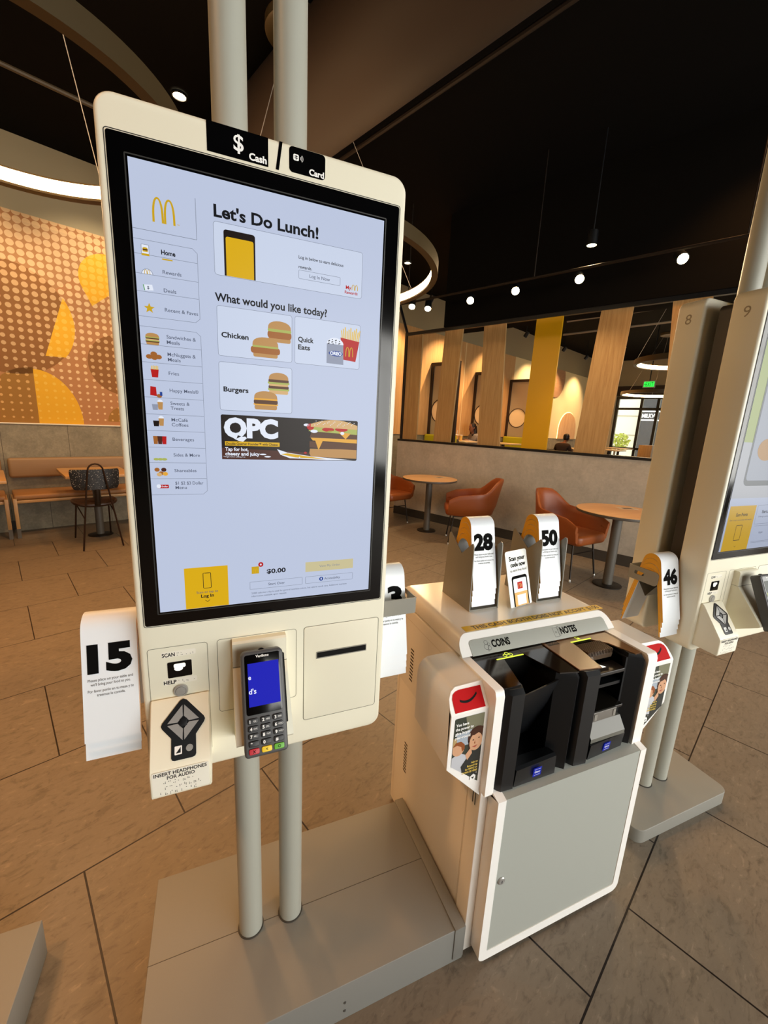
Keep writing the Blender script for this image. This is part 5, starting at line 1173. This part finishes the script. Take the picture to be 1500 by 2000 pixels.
# people: one skinned body each, seated
SKIN = mat('skin', '#774930', .55)
def person(label, e, q, zs, heading, cloth, hair, longhair, bow, arms):
    t = thing('person', label, 'person', EQ(e, q, zs), 0); A = TILE+heading
    M = RZ(EQ(e, q, zs), A)                              # local -y is where the person faces
    V = [(0, 0, .10), (0, .01, .32), (0, .0, .47), (0, -.02-bow*.3, .545), (0, -.05-bow, .605), (0, -.06-bow*1.3, .70)]
    Rr = [.15, .135, .145, .055, .05, .075]; Ed = [(0, 1), (1, 2), (2, 3), (3, 4), (4, 5)]
    for s_ in (-1, 1):
        b0 = len(V); V += [(s_*.17, -.005, .485), (s_*.235, -.04, .29), (s_*.19, -.25, .36), (s_*.09, -.34, .40)]; Rr += [.062, .05, .04, .034]
        Ed += [(2, b0), (b0, b0+1), (b0+1, b0+2), (b0+2, b0+3)]
        for f in range(4): V.append((s_*(.075-.02*f), -.40+.012*abs(f-1.5), .392)); Rr.append(.011); Ed.append((b0+3, len(V)-1))
        V.append((s_*.045, -.35, .41)); Rr.append(.011); Ed.append((b0+3, len(V)-1))
        b1 = len(V); V += [(s_*.09, -.02, .07), (s_*.11, -.42, .10), (s_*.11, -.44, -.34), (s_*.11, -.54, -.42)]; Rr += [.09, .065, .045, .035]
        Ed += [(0, b1), (b1, b1+1), (b1+1, b1+2), (b1+2, b1+3)]
    me = bpy.data.meshes.new('body'); me.from_pydata(V, Ed, []); o = bpy.data.objects.new('body', me); COL.objects.link(o)
    sk = o.modifiers.new('s', 'SKIN'); sub = o.modifiers.new('u', 'SUBSURF'); sub.levels = 2; sub.render_levels = 2
    for i, r in enumerate(Rr): me.skin_vertices[0].data[i].radius = (r, r*.8 if i in (0, 1, 2) else r)
    me.skin_vertices[0].data[0].use_root = True
    dg = bpy.context.evaluated_depsgraph_get(); m2 = bpy.data.meshes.new_from_object(o.evaluated_get(dg)); bpy.data.objects.remove(o)
    b = MB(); b.add([v.co for v in m2.vertices], [tuple(p.vertices) for p in m2.polygons], 0, M)
    cm_ = mat('cloth_'+cloth[1:], cloth, .85, noise=.15, nscale=30)
    hd = Vector((0, -.062-bow*1.3, .70))
    for i, f in enumerate(b.f):
        c = sum((m2.vertices[k].co for k in m2.polygons[i].vertices), Vector())/len(m2.polygons[i].vertices)
        b.m[i] = 0 if (c.z > .555 or (c.y < -.30 and c.z > .34)) else (1 if c.z > .12 else 2)
    b.build('body', [SKIN, cm_, mat('trousers_dark', '#1c1a1a', .8)], t, ang=80)
    # face and hair
    f = MB(); F = M @ Matrix.Translation(hd) @ Matrix.Rotation(-bow*2.2, 4, 'X')
    f.lathe([(.001, -.115), (.045, -.10), (.068, -.05), (.077, .01), (.074, .06), (.05, .098), (.001, .112)], 0, F @ Matrix.Diagonal((.93, 1.08, 1, 1)), 20)
    f.add([(-.011, -.078, -.012), (.011, -.078, -.012), (0, -.100, -.016), (0, -.080, .03)], [(0, 1, 2), (0, 2, 3), (1, 3, 2)], 0, F)
    f.slab(-.02, .02, -.052, -.044, .003, 0, .003, .001, 1, F @ FR((0, -.079, 0), (1, 0, 0), (0, 0, 1)), 3)
    for s_ in (-1, 1): f.lathe([(.001, -.004), (.009, -.002), (.009, .002), (.001, .004)], 2, F @ Matrix.Translation(Vector((s_*.030, -.074, .012))) @ Matrix.Rotation(PI/2, 4, 'X'), 10); f.lathe([(.001, -.03), (.012, -.02), (.014, .015), (.001, .03)], 0, F @ Matrix.Translation(Vector((s_*.073, .006, -.005))), 8)
    f.build('face', [SKIN, mat('lips', '#7a3a30', .5), mat('eyes_dark', '#140d0a', .3)], t)
    h = MB(); HM = mat('hair_'+hair[1:], hair, .5)
    h.lathe([(.080, .005), (.087, .05), (.07, .10), (.04, .118), (.001, .124)], 0, F @ Matrix.Translation(Vector((0, .014, 0))), 20)
    h.lathe([(.03, -.085), (.068, -.05), (.082, .01), (.07, .06)], 0, F @ Matrix.Translation(Vector((0, .028, 0))), 18)
    if longhair: h.tube([F @ Vector((0, .055, .05)), F @ Vector((.0, .085, -.08)), F @ Vector((.01, .10, -.22)), F @ Vector((.015, .085, -.33))], [.07, .075, .062, .02], 0, None, 12)
    h.build('hair', HM, t)
    return t
person('seated person with long dark hair and grey top, looking down', 8.95, 6.06, .76, -1.876, '#8d8a8c', '#1d100b', True, .03, None)
person('person in dark clothes at the booth table, mostly behind an oak slat', 7.80, 6.10, .76, PI/2, '#1d1715', '#17100d', False, .02, None)
person('person in a dark brown jacket seen from behind, bent forward', 11.68, 4.95, .61, PI/2, '#2a1a12', '#120c09', False, .10, None)
o = MB().box(11.25, 11.55, 5.05, 5.35, .301, .98, 0, TF, .06, 3).build('backpack', mat('bag_black', '#0d0b0b', .7)); rebase(o, EQ(11.4, 5.2, .301), TILE); tag(o, 'black bag beside the man in the dark jacket', 'bag')
o = MB().box(11.45, 11.95, 4.7, 5.2, .301, .60, 0, TF, .01).build('bench_stool', mat('stool_dark', '#3a2a1c', .6)); rebase(o, EQ(11.7, 4.95, .301), TILE); tag(o, 'dark stool under the man in the dark jacket', 'stool')

# street outside the far window
o = MB().box(27.5, 28, -6, 14, 0, 9, 0, TF).build('street_facade', mat('facade_cream', '#e9e2c6', .8))
f = MB()
for q in range(-5, 14, 2): f.box(27.47, 27.5, q, q+.05, 0, 9, 0, TF)
for z in (1.5, 2.6, 3.7, 4.8): f.box(27.47, 27.5, -6, 14, z, z+.04, 0, TF)
t = thing('street_building', 'pale building across the street seen through the far window', 'building', EQ(27.7, 4, 0), TILE)
o.parent = t; o.matrix_parent_inverse = Matrix(); o.data.transform((Matrix.Translation(t.location) @ Matrix.Rotation(TILE, 4, 'Z')).inverted()); o.name = 'wall'
f.build('joints', mat('facade_joint', '#a79f87', .8), t)
MB().box(27.2, 27.46, 4.6, 7.35, 0, 3.75, 0, TF).build('shop_front', mat('shop_dark', '#2d2f30', .4), t)
sgn = MB(); SFr = FR(TF @ Vector((27.195, 7.26, 2.50)), (TF.to_3x3() @ Vector((0, -1, 0))), (0, 0, 1))
sgn.box(0, 1.1, .34, .40, 0, .01, 0, SFr); sgn.box(0, 1.1, -.14, -.08, 0, .01, 0, SFr); sgn.text('MILKVU', .20, .02, .03, .005, 0, SFr, bold=.02, w=.76)
sgn.build('shop_sign', emi('sign_white', '#fbfaf2', 1.3, glass=False), t)
tr = thing('street_tree', 'small bright green street tree outside the far window', 'tree', EQ(23.0, 7.1, 0), 0); TC = EQ(23.0, 7.1, 0)
MB().tube([tuple(TC), tuple(TC+Vector((.05, 0, 1.0)))], .05, 0, None, 8).build('trunk', mat('bark', '#5a4630', .9), tr)
lf = MB(); rn = random.Random(4)
for k in range(420):
    a, b_, r = rn.uniform(0, 2*PI), rn.uniform(-1, 1), .62*rn.uniform(.3, 1)**.5
    p = TC+Vector((math.cos(a)*math.sqrt(1-b_*b_)*r, math.sin(a)*math.sqrt(1-b_*b_)*r, 1.15+b_*r*.75)); d = Vector((rn.uniform(-1, 1), rn.uniform(-1, 1), rn.uniform(-1, 1))).normalized()*.09; e_ = d.cross(Vector((rn.uniform(-1, 1), rn.uniform(-1, 1), .3))).normalized()*.05
    lf.add([p-d, p+e_, p+d, p-e_], [(0, 1, 2, 3)])
lf.build('crown', mat('leaf_lime', '#a9b23c', .6), tr, smooth=False)
o = MB().box(18.2, 27.2, -8, 16, -.12, -.02, 0, TF).build('pavement', mat('paving', '#a9a493', .9)); o['kind'] = 'structure'

# ------------------------------------------------------------------ ceiling: duct, rings, spots, downlights, sign
grid_obj(MB().tube([(2.11, q, 3.88) for q in (-3.0, 0, 3, 6.4)], .355, 0, None, 40), 'trim_10', mat('brown_duct', '#2b1a0c', .7))
for k, (e, z, r) in enumerate(((2.66, 4.08, .03), (2.90, 4.05, .02))): grid_obj(MB().tube([(e, -3, z), (e, 6.4, z)], r, 0, None, 8), 'trim_%d' % (11+k), mat('dark_pipe', '#22160c', .6))
grid_obj(MB().tube([(-3, 4.7, 3.92), (1.5, 4.7, 3.92)], .018, 0, None, 8), 'trim_13', mat('dark_pipe_olive', '#4a3d28', .6))
GLOWR = emi('ring_glow', '#ffd6a0', 34.0, glass=False)
RINGC = mat('ring_bronze', '#57482f', .4, metal=.3)
def ring(label, cx, cy, cz, r, canopy, strength=None):
    t = thing('ring_pendant', label, 'pendant lamp', (cx, cy, cz), 0, 'glowing ring pendants')
    M = Matrix.Translation(Vector((cx, cy, cz))); h = .085; w = .05
    ls = lambda pr: [[(p*math.cos(2*PI*k/96), p*math.sin(2*PI*k/96), z) for k in range(96)] for p, z in pr]
    MB().loops(ls([(r-w, 0), (r, 0), (r, h), (r-w, h), (r-w, h-.008)]), 0, M, False, False).build('band', RINGC, t)
    MB().loops(ls([(r-w-.001, h-.010), (r-w-.001, .012)]), 0, M, False, False).build('light_strip', GLOWR, t)
    MB().loops(ls([(r-w, .012), (r-w, 0)]), 0, M, False, False).build('inner_lip', RINGC, t)
    for k in range(3):
        a = 2*PI*k/3+canopy[2]
        MB().tube([(cx+(r-w/2)*math.cos(a), cy+(r-w/2)*math.sin(a), cz+h), (canopy[0]+.15*math.cos(a), canopy[1]+.15*math.sin(a), CEIL-.06)], .0022, 0, None, 5).build('wire', mat('wire_steel', '#9a9186', .4), t)
    MB().lathe([(.21, CEIL-.065), (.22, CEIL-.06), (.22, CEIL-.003)], 0, Matrix.Translation(Vector((canopy[0], canopy[1], 0))), 32).build('canopy', RINGC, t)
    return t
ring('large glowing ring pendant left of the front kiosk, its near band overhead', -.812, 2.452, 2.610, .745, (-.812, 2.452, 1.2))
ring('large glowing ring pendant behind the right edge of the front kiosk', .652, 3.684, 2.610, 1.155, (.652, 3.684, .13))
p1_ = EQ(8.24, 1.68, 2.61); p2_ = EQ(13.8, 3.35, 2.61)
ring('nearer small ring pendant seen beside kiosk 8 through the slats', p1_.x, p1_.y, 2.61, .75, (p1_.x, p1_.y, .3))
ring('farther small ring pendant above the far window seen through the slats', p2_.x, p2_.y, 2.61, .95, (p2_.x, p2_.y, .8))
p3_ = EQ(-2.6, 1.9, 2.61)  # unseen ring, added to brighten the left-facing sides of the right kiosks
ring('unseen ring pendant added over the grey kiosk plinth for extra light', p3_.x, p3_.y, 2.61, .95, (p3_.x, p3_.y, .5))
# track with spots in front of the slat screen
tk = thing('track_rail', 'thin dark lighting track under the ceiling in front of the slat screen', 'track', (3.89, 2.74, 3.06), 0)
TA, TB = Vector((2.35, 5.72, 3.06)), Vector((4.9, .5, 3.06))
MB().tube([tuple(TA), tuple(TB)], .014, 0, None, 6).build('rail', STEELD, tk)
for k in range(4):
    p = TA.lerp(TB, .05+.3*k); MB().tube([tuple(p), (p.x, p.y, CEIL-.002)], .006, 0, None, 5).build('hanger_rod', STEELD, tk)
SPOTG = emi('spot_glow', '#ffdf9e', 60.0, glass=False)
def spot(label, p, aim, energy=0, grp='track spots'):
    p = Vector(p); t = thing('track_spot', label, 'spotlight', p, 0, grp)
    d = (Vector(aim)-p).normalized(); side = d.cross(Vector((0, 0, 1))); side = side.normalized() if side.length > 1e-4 else Vector((1, 0, 0)); F = FR(tuple(p), tuple(side), tuple(side.cross(d)*-1))
    z = Vector((F[0][2], F[1][2], F[2][2]))
    F = F if z.dot(d) > 0 else F @ Matrix.Rotation(PI, 4, 'X')
    MB().loops([[(r*math.cos(2*PI*k/18), r*math.sin(2*PI*k/18), zz) for k in range(18)] for r, zz in ((.042, -.13), (.046, -.127), (.049, .0), (.043, .0), (.041, -.014))], 0, F, True, False).build('can', BLACKP, t)
    MB().flat(circ(0, 0, .0425, 18), -.002, 0, F).build('lens', SPOTG, t)
    MB().tube([tuple(p-d*.06), (p-d*.06).to_tuple()[:2]+(max(p.z+.06, 3.05) if grp == 'track spots' else CEIL-.002,)], .007, 0, None, 5).build('stem', BLACKP, t)
    if energy: lamp('spot_light', 'SPOT', p+d*.02, energy, (1.0, .80, .54) if grp.startswith('mural') else WARM2, aim, spot_size=1.5, spot_blend=.7, shadow_soft_size=.03)
    return t
SP = [((3.89, 2.74, 3.0), 'brightest track spot, above the right end of the slat screen'), ((3.54, 3.55, 3.0), 'dimmer track spot between the two brightest ones'), ((3.235, 4.175, 3.0), 'second bright track spot, above the yellow slat'), ((3.01, 4.75, 3.0), 'small bright track spot above the third oak slat'), ((2.735, 5.36, 3.0), 'track spot just right of the big ring pendant'), ((2.51, 5.39, 3.0), 'small track spot at the left end of the track')]
for p, lab in SP: spot(lab, p, (p[0]-1.9, p[1]-2.6, 0.9) if p[1] < 5 else (p[0]-.7, p[1]-1.2, 1.0), 55)
spot('small white light hanging over the slat screen, above the track', (3.5, 3.415, 3.26), (3.5, 3.415, 0), 60, 'hanging lights')
# recessed downlights in the black ceiling
DLG = emi('downlight_glow', '#ffe9bf', 18.0, glass=False)
def downlight(label, p, r=.055, energy=60, size=1.9, col=WARM):
    t = thing('downlight', label, 'ceiling light', (p[0], p[1], CEIL-.02), 0, 'round downlights in the ceiling')
    M = Matrix.Translation(Vector((p[0], p[1], 0)))
    MB().loops([[(q*math.cos(2*PI*k/24), q*math.sin(2*PI*k/24), z) for k in range(24)] for q, z in ((r+.012, CEIL-.003), (r+.012, CEIL-.02), (r, CEIL-.02), (r, CEIL-.006))], 0, M, False, False).build('trim_ring', BLACKP, t)
    MB().flat(circ(0, 0, r-.001, 24), CEIL-.012, 0, M).build('lens', DLG, t)
    lamp('downlight_beam', 'SPOT', (p[0], p[1], CEIL-.03), energy, col, (p[0], p[1], 0), spot_size=size, spot_blend=.8, shadow_soft_size=.14)
DL = [((-.19, 4.80), 'round downlight left of the two poles', 200), ((3.25, 7.26), 'small downlight seen inside the ring behind the front kiosk', 60)]
for p, lab, en in DL: downlight(lab, p, .055, en)
ex = thing('exit_sign', 'green lit exit sign hanging near the far window', 'sign', EQ(12, 3.17, 2.64), TILE)
EF = FR(TF @ Vector((12, 3.30, 2.645)), (TF.to_3x3() @ Vector((0, -1, 0))), (0, 0, 1))
MB().slab(0, .27, 0, .165, .006, -.03, 0, .002, 0, EF).build('case', mat('exit_case', '#b9b39a', .4), ex)
x_ = MB().slab(.02, .25, .02, .145, .002, .0005, .001, 0, 0, EF); x_.text('EXIT', .095, .145, .035, .0015, 1, EF, 'C', .0, w=.165); x_.add([(.03, .082, .0015), (.052, .10, .0015), (.052, .064, .0015)], [(0, 1, 2)], 1, EF)
x_.build('lit_face', [emi('exit_green', '#35e04a', 1.3, glass=False), mat('exit_letters', '#0a3a10', .5)], ex)
MB().tube([EF @ Vector((.135, .165, -.015)), EF @ Vector((.135, CEIL-2.648, -.015))], .012, 0, None, 6).build('hanger_rod', BLACKP, ex)
for k, (e, q0, q1, z) in enumerate(((8.0, -3, 3.6, 3.52), (8.6, -3, 3.9, 3.62), (9.6, -3, 4.4, 3.60))):
    o = MB().tube([(0, q0-q1, 0), (0, 0, 0)], .022, 0, None, 8).build('ceiling_conduit', mat('conduit_grey', '#8d8474', .4)); o.location = EQ(e, q1, z); o.rotation_euler = (0, 0, TILE)
    tag(o, ('nearest', 'second', 'third', 'fourth')[k]+' thin grey conduit under the dark ceiling beyond the slats', 'conduit', 'ceiling conduits')
# unseen downlights added to give the room more warm light, then the wall washers
for k, (e, q, en, wh) in enumerate(((-1.2, 3.4, 380, 'over the bench cut by the frame'), (.75, 3.55, 340, 'over the speckled chair'), (-1.6, 1.2, 330, 'over the grey plinth'), (2.45, 4.3, 220, 'over the farther round table'), (4.6, .6, 240, 'behind kiosk 9'), (8.2, 4.9, 330, 'over the first booth table'), (10.2, 4.9, 330, 'over the middle booth table'), (12.6, 4.6, 330, 'over the far dark stool'), (15.2, 4.9, 330, 'over the oak waste cabinet'))):
    p = EQ(e, q); downlight('unseen warm downlight added in the black ceiling '+wh, (p.x, p.y), .055, en)
for e in (-1.6, -.2, 1.2, 2.6): 
    p = EQ(e, 5.15, 3.75); spot('black wall washer spot aimed at the mural', p, EQ(e, 6.46, 2.5), 110, 'mural wall washers')
for e in (6.2, 7.9, 9.8, 12.0, 13.6, 15.4):
    p = EQ(e, 5.45, 3.7); spot('black spot aimed at the wall of the far room', p, EQ(e, 6.46, 2.2), 210, 'far room wall washers')
